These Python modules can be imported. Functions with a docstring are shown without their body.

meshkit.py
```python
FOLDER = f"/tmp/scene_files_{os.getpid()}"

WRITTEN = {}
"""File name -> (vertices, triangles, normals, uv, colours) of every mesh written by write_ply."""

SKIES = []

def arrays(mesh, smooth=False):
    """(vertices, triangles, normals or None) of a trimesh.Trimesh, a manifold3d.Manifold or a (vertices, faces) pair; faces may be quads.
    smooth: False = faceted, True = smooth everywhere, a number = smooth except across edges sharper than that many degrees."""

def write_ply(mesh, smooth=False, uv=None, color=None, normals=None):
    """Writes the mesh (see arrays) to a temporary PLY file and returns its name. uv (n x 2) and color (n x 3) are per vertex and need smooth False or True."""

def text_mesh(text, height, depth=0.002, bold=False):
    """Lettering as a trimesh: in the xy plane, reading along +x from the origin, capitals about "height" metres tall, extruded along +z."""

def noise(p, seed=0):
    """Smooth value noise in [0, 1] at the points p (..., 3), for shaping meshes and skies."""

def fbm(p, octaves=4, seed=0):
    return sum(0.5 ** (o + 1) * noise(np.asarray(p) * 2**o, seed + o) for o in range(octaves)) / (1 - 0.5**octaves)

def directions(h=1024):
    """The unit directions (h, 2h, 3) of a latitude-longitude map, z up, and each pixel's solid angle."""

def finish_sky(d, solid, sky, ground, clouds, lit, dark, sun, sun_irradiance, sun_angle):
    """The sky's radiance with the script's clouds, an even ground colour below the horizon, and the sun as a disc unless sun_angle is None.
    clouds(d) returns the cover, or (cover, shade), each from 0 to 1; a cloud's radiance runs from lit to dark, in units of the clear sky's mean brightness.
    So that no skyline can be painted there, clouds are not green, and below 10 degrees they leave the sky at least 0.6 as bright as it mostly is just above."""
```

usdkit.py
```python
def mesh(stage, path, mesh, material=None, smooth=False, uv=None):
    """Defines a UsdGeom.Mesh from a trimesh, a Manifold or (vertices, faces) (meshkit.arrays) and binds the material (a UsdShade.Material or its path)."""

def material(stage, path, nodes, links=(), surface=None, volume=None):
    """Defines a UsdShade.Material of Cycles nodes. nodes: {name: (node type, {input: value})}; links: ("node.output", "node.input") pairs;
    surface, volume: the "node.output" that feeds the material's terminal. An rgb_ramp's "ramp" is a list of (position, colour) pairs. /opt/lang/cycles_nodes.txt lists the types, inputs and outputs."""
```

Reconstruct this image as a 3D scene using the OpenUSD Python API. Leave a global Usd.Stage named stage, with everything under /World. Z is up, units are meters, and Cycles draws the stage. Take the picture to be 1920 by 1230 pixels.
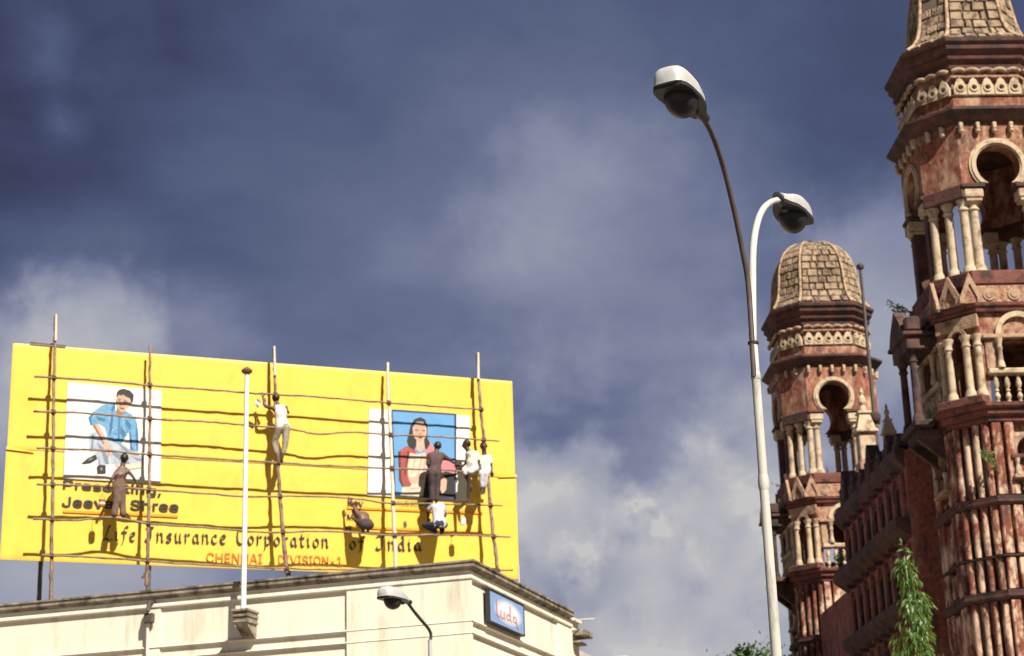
import math, random
import numpy as np
import trimesh
import manifold3d as m3
import shapely
from shapely.geometry import Polygon, Point, LineString, MultiPoint, box as sbox
from shapely.ops import unary_union
from shapely import affinity
import usdkit, meshkit
from pxr import Usd, UsdGeom, UsdLux, UsdShade, Gf, Sdf, Vt

stage = Usd.Stage.CreateInMemory()
UsdGeom.SetStageUpAxis(stage, UsdGeom.Tokens.z)
UsdGeom.SetStageMetersPerUnit(stage, 1.0)
UsdGeom.Xform.Define(stage, '/World')
UsdGeom.Scope.Define(stage, '/World/Looks')
rad = math.radians

# ------------------------------------------------------------------ camera, sky, sun
EYE = np.array([0, 0, 1.6]); FPX = 3488.0
_p, _r = rad(18.155), rad(-1.825)
_f = np.array([0, math.cos(_p), math.sin(_p)]); _u = np.array([0, -math.sin(_p), math.cos(_p)]); _x = np.array([1.0, 0, 0])
RT, UP, FW = math.cos(_r) * _x + math.sin(_r) * _u, -math.sin(_r) * _x + math.cos(_r) * _u, _f
cam = UsdGeom.Camera.Define(stage, '/World/camera')
cam.CreateHorizontalApertureAttr(36.0); cam.CreateVerticalApertureAttr(36.0 * 656 / 1024)
cam.CreateFocalLengthAttr(FPX / 1920 * 36.0)
cam.CreateClippingRangeAttr(Gf.Vec2f(0.1, 20000))
cam.CreateFStopAttr(4.2); cam.CreateFocusDistanceAttr(12.0)
cam.CreateExposureAttr(1.2)
cam.AddTransformOp().Set(Gf.Matrix4d(*RT, 0, *UP, 0, *(-FW), 0, *EYE, 1))

SUN_AZ, SUN_EL = rad(31.0), rad(46.0)          # azimuth to the right of the direction behind the camera
SUN = np.array([math.cos(SUN_EL) * math.sin(SUN_AZ), -math.cos(SUN_EL) * math.cos(SUN_AZ), math.sin(SUN_EL)])
sun = UsdLux.DistantLight.Define(stage, '/World/sun')
sun.CreateIntensityAttr(1.25); sun.CreateAngleAttr(0.5); sun.CreateNormalizeAttr(True); sun.CreateColorAttr(Gf.Vec3f(1.0, 0.93, 0.8))
_zx = SUN; _a = np.cross([0, 0, 1.0], _zx); _a /= np.linalg.norm(_a); _b = np.cross(_zx, _a)
sun.AddTransformOp().Set(Gf.Matrix4d(*_a, 0, *_b, 0, *_zx, 0, 0, 0, 0, 1))
SKY_STRENGTH = 0.05
def at_ray(px, py):
    d = FW + RT * (px - 960) / FPX + UP * (615 - py) / FPX
    return d
def unit(v):
    v = np.asarray(v, float); return v / np.linalg.norm(v)
SKN = {
    'sky': ('sky_texture', {'sky_type': 'single_scattering', 'sun_disc': False, 'sun_elevation': SUN_EL, 'sun_rotation': math.atan2(SUN[0], SUN[1]), 'aerosol_density': 1.0}),
    'tc': ('texture_coordinate', {}), 'sep': ('separate_xyz', {}),
    'zc': ('math', {'math_type': 'maximum', 'value2': 0.0}),
    'zo': ('math', {'math_type': 'add', 'value2': 0.16}),
    'px': ('math', {'math_type': 'divide'}), 'py': ('math', {'math_type': 'divide'}), 'pv': ('combine_xyz', {}),
    'n1': ('noise_texture', {'scale': 1.15, 'detail': 3.0, 'roughness': 0.5, 'distortion': 0.3}),
    'n2': ('noise_texture', {'scale': 5.0, 'detail': 10.0, 'roughness': 0.55, 'distortion': 0.1}),
    'n3': ('noise_texture', {'scale': 24.0, 'detail': 9.0, 'roughness': 0.58, 'distortion': 0.12}),
    'el': ('map_range', {'from_min': 0.1, 'from_max': 0.52, 'to_min': 0.40, 'to_max': 0.11, 'clamp': True}),
    'm1': ('math', {'math_type': 'multiply_add', 'value2': 0.50, 'value3': -0.25}),
    'm2': ('math', {'math_type': 'multiply_add', 'value2': 0.26, 'value3': -0.125}),
    's1': ('math', {'math_type': 'add'}), 's2': ('math', {'math_type': 'add'}),
    'ramp': ('rgb_ramp', {'ramp': [(0.0, (0.248, 0.314, 0.694)), (0.16, (0.642, 0.818, 1.606)), (0.33, (1.168, 1.423, 2.373)), (0.52, (2.19, 2.373, 3.358)), (0.74, (3.35, 3.45, 4.05)), (0.95, (4.3, 4.3, 4.55)), (1.0, (4.9, 4.85, 4.9))]}),
    'open': ('map_range', {'from_min': 0.62, 'from_max': 0.95, 'to_min': 0.0, 'to_max': 0.75, 'clamp': True}),
    'mixs': ('mix_color', {}),
    'bg': ('background_shader', {'strength': SKY_STRENGTH}),
}
SKL = [('tc.generated', 'sep.vector'), ('sep.z', 'zc.value1'), ('zc.value', 'zo.value1'), ('sep.x', 'px.value1'), ('zo.value', 'px.value2'), ('sep.y', 'py.value1'), ('zo.value', 'py.value2'),
       ('px.value', 'pv.x'), ('py.value', 'pv.y'), ('pv.vector', 'n1.vector'), ('pv.vector', 'n2.vector'), ('tc.generated', 'n3.vector'), ('sep.z', 'el.value'),
       ('n1.fac', 'm1.value1'), ('n2.fac', 'm2.value1'), ('m1.value', 's1.value1'), ('m2.value', 's1.value2'), ('s1.value', 's2.value1'), ('el.result', 's2.value2')]
# cloud masses: direction, angular radius (rad), gain, raggedness
CLOUDS = [((1200, 1090), 0.12, 0.145, 0.5), ((1340, 1180), 0.10, 0.10, 0.5), ((80, 660), 0.07, 0.10, 0.4), ((1290, 1080), 0.055, 0.15, 1.5), ((1060, 930), 0.040, 0.24, 1.4), ((1330, 930), 0.03, 0.12, 1.4), ((1000, 1000), 0.03, 0.14, 1.4), ((1420, 1180), 0.07, 0.12, 0.9), ((1080, 1150), 0.06, 0.16, 1.0), ((1380, 960), 0.05, 0.16, 0.8), ((1000, 870), 0.02, 0.2, 0.9), ((1210, 1190), 0.05, 0.14, 1.0),
          ((170, 630), 0.040, 0.36, 0.7), ((30, 690), 0.045, 0.30, 0.5), ((330, 690), 0.05, 0.18, 0.5), ((150, 1110), 0.09, 0.34, 0.4), ((1400, 800), 0.09, 0.10, 0.3),
          ((1040, 400), 0.10, 0.17, 0.25), ((1010, 350), 0.04, 0.06, 0.8), ((1200, 490), 0.09, 0.10, 0.5), ((1690, 540), 0.06, 0.32, 0.5), ((1560, 720), 0.06, 0.12, 0.4), ((100, 110), 0.020, 0.13, 1.0), ((112, 228), 0.012, 0.14, 0.9), ((70, 60), 0.02, 0.07, 1.0), ((200, 80), 0.03, 0.05, 0.8),
          ((600, 640), 0.12, 0.10, 0.4), ((150, 420), 0.12, -0.07, 0.2), ((0, 190), 0.14, -0.06, 0.2), ((560, 500), 0.09, -0.05, 0.4),
          ((1060, 730), 0.07, -0.06, 0.5), ((1250, 860), 0.06, -0.06, 0.6), ((1090, 1045), 0.028, -0.24, 1.2), ((1300, 1120), 0.016, -0.14, 1.4), ((1400, 1100), 0.018, -0.12, 1.2), ((1330, 1015), 0.022, -0.18, 1.2), ((1200, 1130), 0.024, -0.22, 1.3), ((1330, 1190), 0.02, -0.2, 1.3), ((1260, 1040), 0.014, -0.12, 1.3), ((1040, 1190), 0.022, -0.18, 1.2)]
last = 's2.value'
for i, (pp, r0, gain, rag) in enumerate(CLOUDS):
    d = unit(at_ray(*pp))
    SKN[f'c{i}d'] = ('vector_math', {'math_type': 'distance', 'vector2': d})
    SKN[f'c{i}n'] = ('math', {'math_type': 'multiply_add', 'value2': -2.0 * rag * r0, 'value3': rag * r0})
    SKN[f'c{i}a'] = ('math', {'math_type': 'add'})
    SKN[f'c{i}m'] = ('map_range', {'range_type': 'smoothstep', 'from_min': r0 * (-.4 if r0 < .022 else 0.1 if rag < .5 else .45), 'from_max': r0 * (1.5 if r0 < .022 or rag < .5 else 1.3), 'to_min': gain, 'to_max': 0.0, 'clamp': True})
    SKN[f'c{i}s'] = ('math', {'math_type': 'add'})
    SKL += [('tc.generated', f'c{i}d.vector1'), ('n3.fac', f'c{i}n.value1'), (f'c{i}d.value', f'c{i}a.value1'), (f'c{i}n.value', f'c{i}a.value2'), (f'c{i}a.value', f'c{i}m.value'),
            (last, f'c{i}s.value1'), (f'c{i}m.result', f'c{i}s.value2')]
    last = f'c{i}s.value'
SKL += [(last, 'ramp.fac'), ('sep.z', 'open.value'), ('open.result', 'mixs.fac'), ('ramp.color', 'mixs.a'), ('sky.color', 'mixs.b'), ('mixs.result', 'bg.color')]
skymat = usdkit.material(stage, '/World/Looks/storm_sky', SKN, SKL, surface='bg.background')
dome = UsdLux.DomeLight.Define(stage, '/World/sky')
UsdShade.MaterialBindingAPI.Apply(dome.GetPrim()).Bind(skymat)
dome.GetPrim().SetCustomDataByKey('kind', 'structure')

# ------------------------------------------------------------------ helpers
used = set()
def numbered(path):
    if path not in used:
        used.add(path); return path
    k = 1
    while f'{path}_{k:03d}' in used: k += 1
    used.add(f'{path}_{k:03d}'); return f'{path}_{k:03d}'
BASE = {}
class Thing:
    def __init__(s, path): s.path = path
def thing(name, label, cat, loc=(0, 0, 0), rotz=0.0, group=None, base=(0, 0, 0)):
    """frame origin loc, turned by rotz; base is the thing's foot in that frame; parts are drawn in the frame"""
    p = numbered('/World/' + name)
    x = UsdGeom.Xform.Define(stage, p); bs = np.asarray(base, float); BASE[p] = bs
    c, sn = math.cos(rotz), math.sin(rotz)
    w = np.asarray(loc, float) + [c * bs[0] - sn * bs[1], sn * bs[0] + c * bs[1], bs[2]]
    x.AddTranslateOp().Set(Gf.Vec3d(*map(float, w)))
    if rotz: x.AddRotateZOp().Set(math.degrees(rotz))
    pr = x.GetPrim(); pr.SetCustomDataByKey('label', label); pr.SetCustomDataByKey('category', cat)
    if group: pr.SetCustomDataByKey('group', group)
    return Thing(p)
def as_tm(m):
    if isinstance(m, (list, tuple)) and m and not isinstance(m[0], np.ndarray):
        return trimesh.util.concatenate([as_tm(k) for k in m])
    if hasattr(m, 'to_mesh'):
        k = m.to_mesh(); return trimesh.Trimesh(k.vert_properties[:, :3], k.tri_verts, process=False)
    return m
def part(parent, name, m, mat, smooth=False, label=None, kind=None):
    """a mesh part; parent is a Thing or the path of a part; vertices are in the thing's frame"""
    base = parent.path if isinstance(parent, Thing) else parent
    p = numbered(base + '/' + name)
    bs = BASE['/'.join(p.split('/')[:3])]
    k = usdkit.mesh(stage, p, moved(m, -bs) if np.any(bs) else as_tm(m), MAT[mat], smooth)
    if label: k.GetPrim().SetCustomDataByKey('label', label)
    if kind: k.GetPrim().SetCustomDataByKey('kind', kind)
    return p
def struct(name, m, mat, smooth=False):
    p = numbered('/World/' + name)
    usdkit.mesh(stage, p, as_tm(m), MAT[mat], smooth).GetPrim().SetCustomDataByKey('kind', 'structure')
def bx(x0, x1, y0, y1, z0, z1, ch=0.0):
    if ch <= 0:
        b = trimesh.creation.box([x1 - x0, y1 - y0, z1 - z0])
    else:
        X, Y, Z = (x1 - x0) / 2, (y1 - y0) / 2, (z1 - z0) / 2
        ch = min(ch, .45 * 2 * min(X, Y, Z))
        pts = [(sx * (X - a), sy * (Y - b), sz * (Z - c)) for sx in (-1, 1) for sy in (-1, 1) for sz in (-1, 1) for a, b, c in ((0, ch, ch), (ch, 0, ch), (ch, ch, 0))]
        b = trimesh.convex.convex_hull(np.array(pts))
    b.apply_translation([(x0 + x1) / 2, (y0 + y1) / 2, (z0 + z1) / 2]); return b
def mbx(x0, x1, y0, y1, z0, z1):
    return m3.Manifold.cube([x1 - x0, y1 - y0, z1 - z0]).translate([x0, y0, z0])
def rotz(m, a, c=(0, 0, 0)):
    m = as_tm(m).copy(); m.apply_transform(trimesh.transformations.rotation_matrix(a, [0, 0, 1], c)); return m
def moved(m, v):
    m = as_tm(m).copy(); m.apply_translation(v); return m
def lathe(prof, n=14, c=(0, 0, 0)):
    """surface of revolution about z of (r, z) pairs from bottom to top"""
    P = np.array(prof, float); k = len(P); a = np.arange(n) * 2 * np.pi / n
    v = np.stack([P[:, 0][:, None] * np.cos(a), P[:, 0][:, None] * np.sin(a), np.repeat(P[:, 1][:, None], n, 1)], -1).reshape(-1, 3)
    f = []
    for i in range(k - 1):
        for j in range(n):
            j2 = (j + 1) % n
            f += [(i * n + j, i * n + j2, (i + 1) * n + j2), (i * n + j, (i + 1) * n + j2, (i + 1) * n + j)]
    v = np.vstack([v, [0, 0, P[0, 1]], [0, 0, P[-1, 1]]]); b, t = k * n, k * n + 1
    for j in range(n):
        j2 = (j + 1) % n
        f += [(b, j2, j), (t, (k - 1) * n + j, (k - 1) * n + j2)]
    return trimesh.Trimesh(v + np.asarray(c, float), np.array(f), process=False)
def tube(pts, r, n=8):
    P = np.array(pts, float); k = len(P); r = np.broadcast_to(np.asarray(r, float), (k,))
    T = np.gradient(P, axis=0); T /= np.maximum(np.linalg.norm(T, axis=1, keepdims=True), 1e-9)
    ref = np.array([0, 0, 1.0]) if abs(T[0][2]) < .8 else np.array([1.0, 0, 0])
    v = []; a = np.arange(n) * 2 * np.pi / n
    N = np.cross(T[0], ref)
    for i in range(k):
        N = N - T[i] * (N @ T[i]); N /= np.linalg.norm(N); Bn = np.cross(T[i], N)
        v.append(P[i] + r[i] * (np.cos(a)[:, None] * N + np.sin(a)[:, None] * Bn))
    v = np.vstack(v + [P[:1], P[-1:]]); f = []
    for i in range(k - 1):
        for j in range(n):
            j2 = (j + 1) % n
            f += [(i * n + j, i * n + j2, (i + 1) * n + j2), (i * n + j, (i + 1) * n + j2, (i + 1) * n + j)]
    for j in range(n):
        j2 = (j + 1) % n
        f += [(k * n, j2, j), (k * n + 1, (k - 1) * n + j, (k - 1) * n + j2)]
    return trimesh.Trimesh(v, np.array(f), process=False)
def spline(pts, m=6):
    P = np.array(pts, float); k = len(P); Q = np.vstack([2 * P[0] - P[1], P, 2 * P[-1] - P[-2]]); out = []
    for i in range(k - 1):
        p0, p1, p2, p3 = Q[i:i + 4]
        for t in np.linspace(0, 1, m, endpoint=False):
            out.append(.5 * ((2 * p1) + (-p0 + p2) * t + (2 * p0 - 5 * p1 + 4 * p2 - p3) * t * t + (-p0 + 3 * p1 - 3 * p2 + p3) * t ** 3))
    return np.array(out + [P[-1]])
def extr(poly, d):
    """extrude a shapely (multi)polygon along +z by d"""
    gs = [g for g in getattr(poly, 'geoms', [poly]) if g.geom_type == 'Polygon' and g.area > 1e-7]
    return trimesh.util.concatenate([trimesh.creation.extrude_polygon(g, d, engine='earcut') for g in gs])
def upright(m, y0=0.0):
    """turn a mesh drawn in xy and extruded to +z so that its y is up and it comes forward (to -y) from y0"""
    m = m.copy(); v = m.vertices.copy(); m.vertices = np.stack([v[:, 0], y0 - v[:, 2], v[:, 1]], 1); return m
def plate(poly, y0, d):
    return upright(extr(poly, d), y0)
def manif(t):
    return m3.Manifold(m3.Mesh(np.asarray(t.vertices, np.float32), np.asarray(t.faces, np.uint32)))
def ray_plane(px, py, p0, n):
    d = at_ray(px, py); n = np.asarray(n, float); return EYE + d * (((np.asarray(p0, float) - EYE) @ n) / (d @ n))

# ------------------------------------------------------------------ materials
MAT = {}
def mat(name, c1, c2=None, scale=3.0, rough=0.8, c3=None, scale3=0.7, t3=(0.5, 0.65), bump=0.0, bscale=None, metallic=0.0, stretch=(1, 1, 1), detail=6.0, coat=None, spec=0.3):
    n = {'p': ('principled_bsdf', {'roughness': rough, 'metallic': metallic, 'base_color': c1, 'specular_ior_level': spec})}; l = []
    if c2 is not None or bump:
        n['g'] = ('geometry', {}); n['mp'] = ('mapping', {'scale': stretch}); l.append(('g.position', 'mp.vector'))
    if c2 is not None:
        n['n'] = ('noise_texture', {'scale': scale, 'detail': detail, 'roughness': .6})
        n['r'] = ('rgb_ramp', {'ramp': [(0.3, c1), (0.7, c2)]}); l += [('mp.vector', 'n.vector'), ('n.fac', 'r.fac')]; out = 'r.color'
        if c3 is not None:
            n['n3'] = ('noise_texture', {'scale': scale3, 'detail': 8.0, 'roughness': .65}); n['m3'] = ('map_range', {'from_min': t3[0], 'from_max': t3[1], 'to_min': 0, 'to_max': 1, 'clamp': True})
            n['x3'] = ('mix_color', {'b': c3}); l += [('mp.vector', 'n3.vector'), ('n3.fac', 'm3.value'), ('m3.result', 'x3.fac'), (out, 'x3.a')]; out = 'x3.result'
        l.append((out, 'p.base_color'))
    if bump:
        n['nb'] = ('noise_texture', {'scale': bscale or scale * 3, 'detail': 5.0}); n['b'] = ('bump', {'distance': bump, 'strength': 0.8})
        l += [('mp.vector', 'nb.vector'), ('nb.fac', 'b.height'), ('b.normal', 'p.normal')]
    MAT[name] = usdkit.material(stage, '/World/Looks/' + name, n, l, surface='p.BSDF')
def brick_mat(name, reds, mortar, patch, lo, hi, pscale=1.3, soot=None):
    n = {'g': ('geometry', {}), 'sp': ('separate_xyz', {}), 'ad': ('math', {'math_type': 'add'}), 'cv': ('combine_xyz', {}),
         'bk': ('brick_texture', {'scale': 1.0, 'brick_width': 0.24, 'row_height': 0.085, 'mortar_size': 0.008, 'color1': reds[0], 'color2': reds[1], 'mortar': mortar, 'bias': -.1}),
         'n1': ('noise_texture', {'scale': 7.0, 'detail': 6.0}), 'x1': ('mix_color', {'b': reds[2]}),
         'mp': ('mapping', {'scale': (1, 1, 0.45)}), 'n2': ('noise_texture', {'scale': pscale, 'detail': 9.0, 'roughness': .68}), 'mr': ('map_range', {'from_min': lo, 'from_max': hi, 'clamp': True}),
         'n5': ('noise_texture', {'scale': 5.5, 'detail': 7.0, 'roughness': .7}), 'mr5': ('map_range', {'from_min': .52, 'from_max': .66, 'to_max': .75, 'clamp': True}), 'mx': ('math', {'math_type': 'maximum'}), 'x2': ('mix_color', {'b': patch}), 'n4': ('noise_texture', {'scale': 2.3, 'detail': 8.0, 'roughness': .7}), 'mr4': ('map_range', {'from_min': .50, 'from_max': .66, 'to_max': .88, 'clamp': True}), 'x4': ('mix_color', {'b': soot or (.05, .03, .025)}),
         'mr1': ('map_range', {'from_min': .35, 'from_max': .7, 'clamp': True}),
         'b': ('bump', {'distance': 0.02, 'strength': .7}), 'p': ('principled_bsdf', {'roughness': .9, 'specular_ior_level': .2})}
    l = [('g.position', 'sp.vector'), ('sp.x', 'ad.value1'), ('sp.y', 'ad.value2'), ('ad.value', 'cv.x'), ('sp.z', 'cv.y'), ('cv.vector', 'bk.vector'), ('g.position', 'n1.vector'), ('n1.fac', 'mr1.value'), ('mr1.result', 'x1.fac'), ('bk.color', 'x1.a'),
         ('g.position', 'mp.vector'), ('mp.vector', 'n2.vector'), ('n2.fac', 'mr.value'), ('mr.result', 'mx.value1'), ('mp.vector', 'n5.vector'), ('n5.fac', 'mr5.value'), ('mr5.result', 'mx.value2'), ('mx.value', 'x2.fac'), ('x1.result', 'x2.a'), ('mp.vector', 'n4.vector'), ('n4.fac', 'mr4.value'), ('mr4.result', 'x4.fac'), ('x2.result', 'x4.a'),
         ('x4.result', 'p.base_color'), ('n2.fac', 'b.height'), ('b.normal', 'p.normal')]
    MAT[name] = usdkit.material(stage, '/World/Looks/' + name, n, l, surface='p.BSDF')
def leaf_mat(name, a, b, tr):
    n = {'oi': ('geometry', {}), 'r': ('rgb_ramp', {'ramp': [(0, a), (1, b)]}), 'p': ('principled_bsdf', {'roughness': .45, 'specular_ior_level': .4}), 't': ('translucent_bsdf', {'color': tr}), 'm': ('mix_closure', {'fac': .3})}
    MAT[name] = usdkit.material(stage, '/World/Looks/' + name, n, [('oi.random_per_island', 'r.fac'), ('r.color', 'p.base_color'), ('p.BSDF', 'm.closure1'), ('t.BSDF', 'm.closure2')], surface='m.closure')

brick_mat('weathered_brick', [(.125, .03, .017), (.075, .018, .011), (.19, .062, .04)], (.10, .05, .035), (.46, .325, .235), .49, .57, 1.9)
brick_mat('terracotta_brick', [(.135, .038, .023), (.085, .024, .015), (.23, .09, .055)], (.12, .06, .04), (.34, .215, .145), .50, .62, 2.2)
brick_mat('dark_brick', [(.21, .055, .035), (.14, .036, .025), (.28, .10, .07)], (.13, .075, .055), (.26, .15, .12), .52, .66, 1.8)
mat('red_moulding', (0.098, 0.029, 0.021), (0.161, 0.063, 0.048), 5, .85, c3=(0.035, 0.022, 0.021), scale3=2.4, t3=(.47, .62), bump=.015)
mat('sooty_moulding', (0.056, 0.022, 0.018), (0.105, 0.049, 0.038), 5, .9, c3=(0.030, 0.022, 0.021), scale3=1.7, t3=(.45, .6), bump=.015)
mat('porch_shade', (.05, .024, .02), (.09, .045, .038), 5, .9, c3=(.02, .015, .014), scale3=2, t3=(.45, .6))  # near-black porch colour, with the shade of the tower's unlit side painted in
mat('arm_shade', (.055, .04, .038), (.085, .06, .055), 6, .55)  # left lamp arm: pole paint darkened to stand for its shaded underside
mat('cream_stone', (0.319, 0.243, 0.160), (0.410, 0.327, 0.228), 4, .85, c3=(0.129, 0.084, 0.057), scale3=3.0, t3=(.50, .68), bump=.012)
mat('tan_stone', (0.230, 0.137, 0.090), (0.324, 0.223, 0.151), 5, .9, c3=(0.094, 0.050, 0.036), scale3=2.8, t3=(.50, .66), bump=.02)
mat('dome_stone', (0.196, 0.138, 0.090), (0.337, 0.246, 0.166), 9, .95, c3=(0.079, 0.052, 0.032), scale3=4.5, t3=(.47, .62), bump=.06, bscale=14)
mat('dome_stone_dark', (0.155, 0.109, 0.072), (0.272, 0.201, 0.133), 9, .95, c3=(0.065, 0.043, 0.029), scale3=4.5, t3=(.45, .6), bump=.06, bscale=14)
mat('rib_stone', (0.270, 0.183, 0.115), (0.405, 0.283, 0.180), 7, .95, c3=(0.121, 0.077, 0.050), scale3=4, t3=(.5, .66), bump=.03)
mat('dome_joint', (.085, .065, .048), (.13, .10, .075), 6, .95)
mat('relief_stone', (0.194, 0.086, 0.054), (0.346, 0.223, 0.151), 9, .9, c3=(0.144, 0.065, 0.043), scale3=6, t3=(.48, .6), bump=.06, bscale=9)
mat('cream_wall', (0.569, 0.529, 0.423), (0.599, 0.562, 0.467), 1.6, .9, c3=(.33, .295, .22), scale3=2.6, t3=(.52, .80), bump=.006, bscale=26, stretch=(1, 1, .16))
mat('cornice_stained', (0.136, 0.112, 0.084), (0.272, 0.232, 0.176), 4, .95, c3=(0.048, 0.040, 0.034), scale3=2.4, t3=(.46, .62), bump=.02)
mat('roof_slab', (.30, .28, .25), (.38, .35, .31), 2, .9)
mat('sign_blue', (0.140, 0.231, 0.420), (0.182, 0.273, 0.448), 2, .6)
mat('sign_pale', (0.266, 0.336, 0.476), rough=.6)
mat('sign_paler', (0.392, 0.434, 0.518), rough=.6)
mat('sign_white', (0.560, 0.560, 0.574), rough=.4)
mat('sign_red', (.36, .15, .12), rough=.5)
mat('black_frame', (.02, .018, .018), rough=.5)
mat('yellow_sheet', (.53, .335, .040), (.575, .38, .050), 1.1, .5, c3=(.45, .27, .035), scale3=2.2, t3=(.52, .8), bump=.02, bscale=1.2, stretch=(1, 1, .6), spec=.25)
mat('white_print', (0.502, 0.479, 0.426), (0.540, 0.517, 0.464), 1.5, .5)
mat('black_paint', (.018, .015, .014), rough=.5)
mat('orange_paint', (0.640, 0.208, 0.010), rough=.5); mat('red_paint', (0.576, 0.080, 0.010), rough=.5)
mat('print_blue', (0.063, 0.190, 0.370), (0.090, 0.227, 0.402), 2, .5); mat('print_shirt', (0.053, 0.169, 0.306), (0.106, 0.238, 0.359), 7, .5); mat('print_shirt_dark', (0.026, 0.090, 0.190), rough=.5)
mat('print_jeans', (0.201, 0.232, 0.274), (0.327, 0.359, 0.390), 9, .5); mat('print_jeans_dark', (0.116, 0.142, 0.190), rough=.5)
mat('print_jeans_light', (0.359, 0.386, 0.412), rough=.5); mat('print_shirt_light', (0.179, 0.296, 0.402), rough=.5); mat('print_tan', (0.274, 0.222, 0.148), rough=.5)
mat('print_skin', (0.349, 0.211, 0.148), (0.402, 0.274, 0.211), 6, .5); mat('print_skin_pale', (.31, .205, .145), rough=.5); mat('print_skin_dark', (0.190, 0.085, 0.047), rough=.5)
mat('print_black', (0.012, 0.010, 0.010), rough=.5); mat('print_red', (0.211, 0.032, 0.026), (0.254, 0.047, 0.042), 6, .5); mat('print_cream', (0.380, 0.338, 0.248), (0.422, 0.390, 0.317), 6, .5); mat('print_pink', (0.370, 0.132, 0.148), rough=.5); mat('print_brown', (0.053, 0.016, 0.014), rough=.5); mat('print_navy', (0.016, 0.026, 0.095), rough=.5)
mat('bamboo', (0.128, 0.083, 0.056), (0.225, 0.158, 0.112), 6, .6, c3=(0.068, 0.041, 0.030), scale3=4, t3=(.5, .65))
mat('bamboo_pale', (0.400, 0.336, 0.264), (0.496, 0.432, 0.352), 6, .6, c3=(0.200, 0.144, 0.104), scale3=3, t3=(.58, .7))
mat('rope', (.06, .035, .022), (.10, .06, .04), 20, .9)
mat('steel_dark', (.045, .038, .034), (.08, .06, .05), 6, .6)
mat('white_paint', (0.600, 0.578, 0.525), (0.630, 0.615, 0.570), 3, .45)
mat('lamp_grey', (0.300, 0.300, 0.300), (0.375, 0.367, 0.352), 5, .4, spec=.5)
mat('pole_paint', (0.347, 0.335, 0.298), (0.434, 0.422, 0.384), 9, .45, c3=(0.186, 0.149, 0.112), scale3=8, t3=(.56, .72), spec=.4, stretch=(1, 1, .22))
mat('lamp_bowl', (.012, .01, .011), (.022, .019, .019), 8, .4, spec=.2)
mat('lamp_dark', (.018, .016, .016), (.03, .027, .026), 9, .5)
mat('finial_brown', (.09, .04, .025), (.13, .06, .04), 8, .6)
for nm, c in dict(skin_brown=(.062, .029, .020), skin_dark=(.042, .020, .014), skin_tan=(.085, .043, .031)).items(): mat(nm, c, tuple(1.25 * x for x in c), 12, .5)
mat('hair', (.008, .006, .006), rough=.5)
for nm, c in dict(lungi_brown=(0.120, 0.075, 0.053), vest_white=(0.540, 0.465, 0.450), khaki=(0.225, 0.195, 0.143), check_shirt=(0.390, 0.390, 0.413), navy_trousers=(0.026, 0.026, 0.045), brown_shirt=(0.075, 0.046, 0.044), dark_trousers=(0.045, 0.032, 0.033), white_shirt=(0.540, 0.510, 0.435), pale_trousers=(0.450, 0.435, 0.450), shorts_white=(0.495, 0.465, 0.435), cloth_white=(0.585, 0.570, 0.540), tin_red=(0.300, 0.090, 0.038)).items():
    mat(nm, c, tuple(.62 * x for x in c), 11, .9)
mat('asphalt', (.045, .045, .047), (.06, .058, .056), 5, .9); mat('earth', (.20, .15, .10), (.26, .20, .14), .4, .95); mat('paving', (.26, .24, .21), (.33, .30, .27), 1.5, .9); mat('road_paint', (.75, .74, .70), rough=.7)
mat('bark', (.12, .085, .06), (.18, .13, .09), 8, .9)
leaf_mat('ashoka_leaf', (0.048, 0.102, 0.022), (0.354, 0.433, 0.066), (0.381, 0.459, 0.044))
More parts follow.
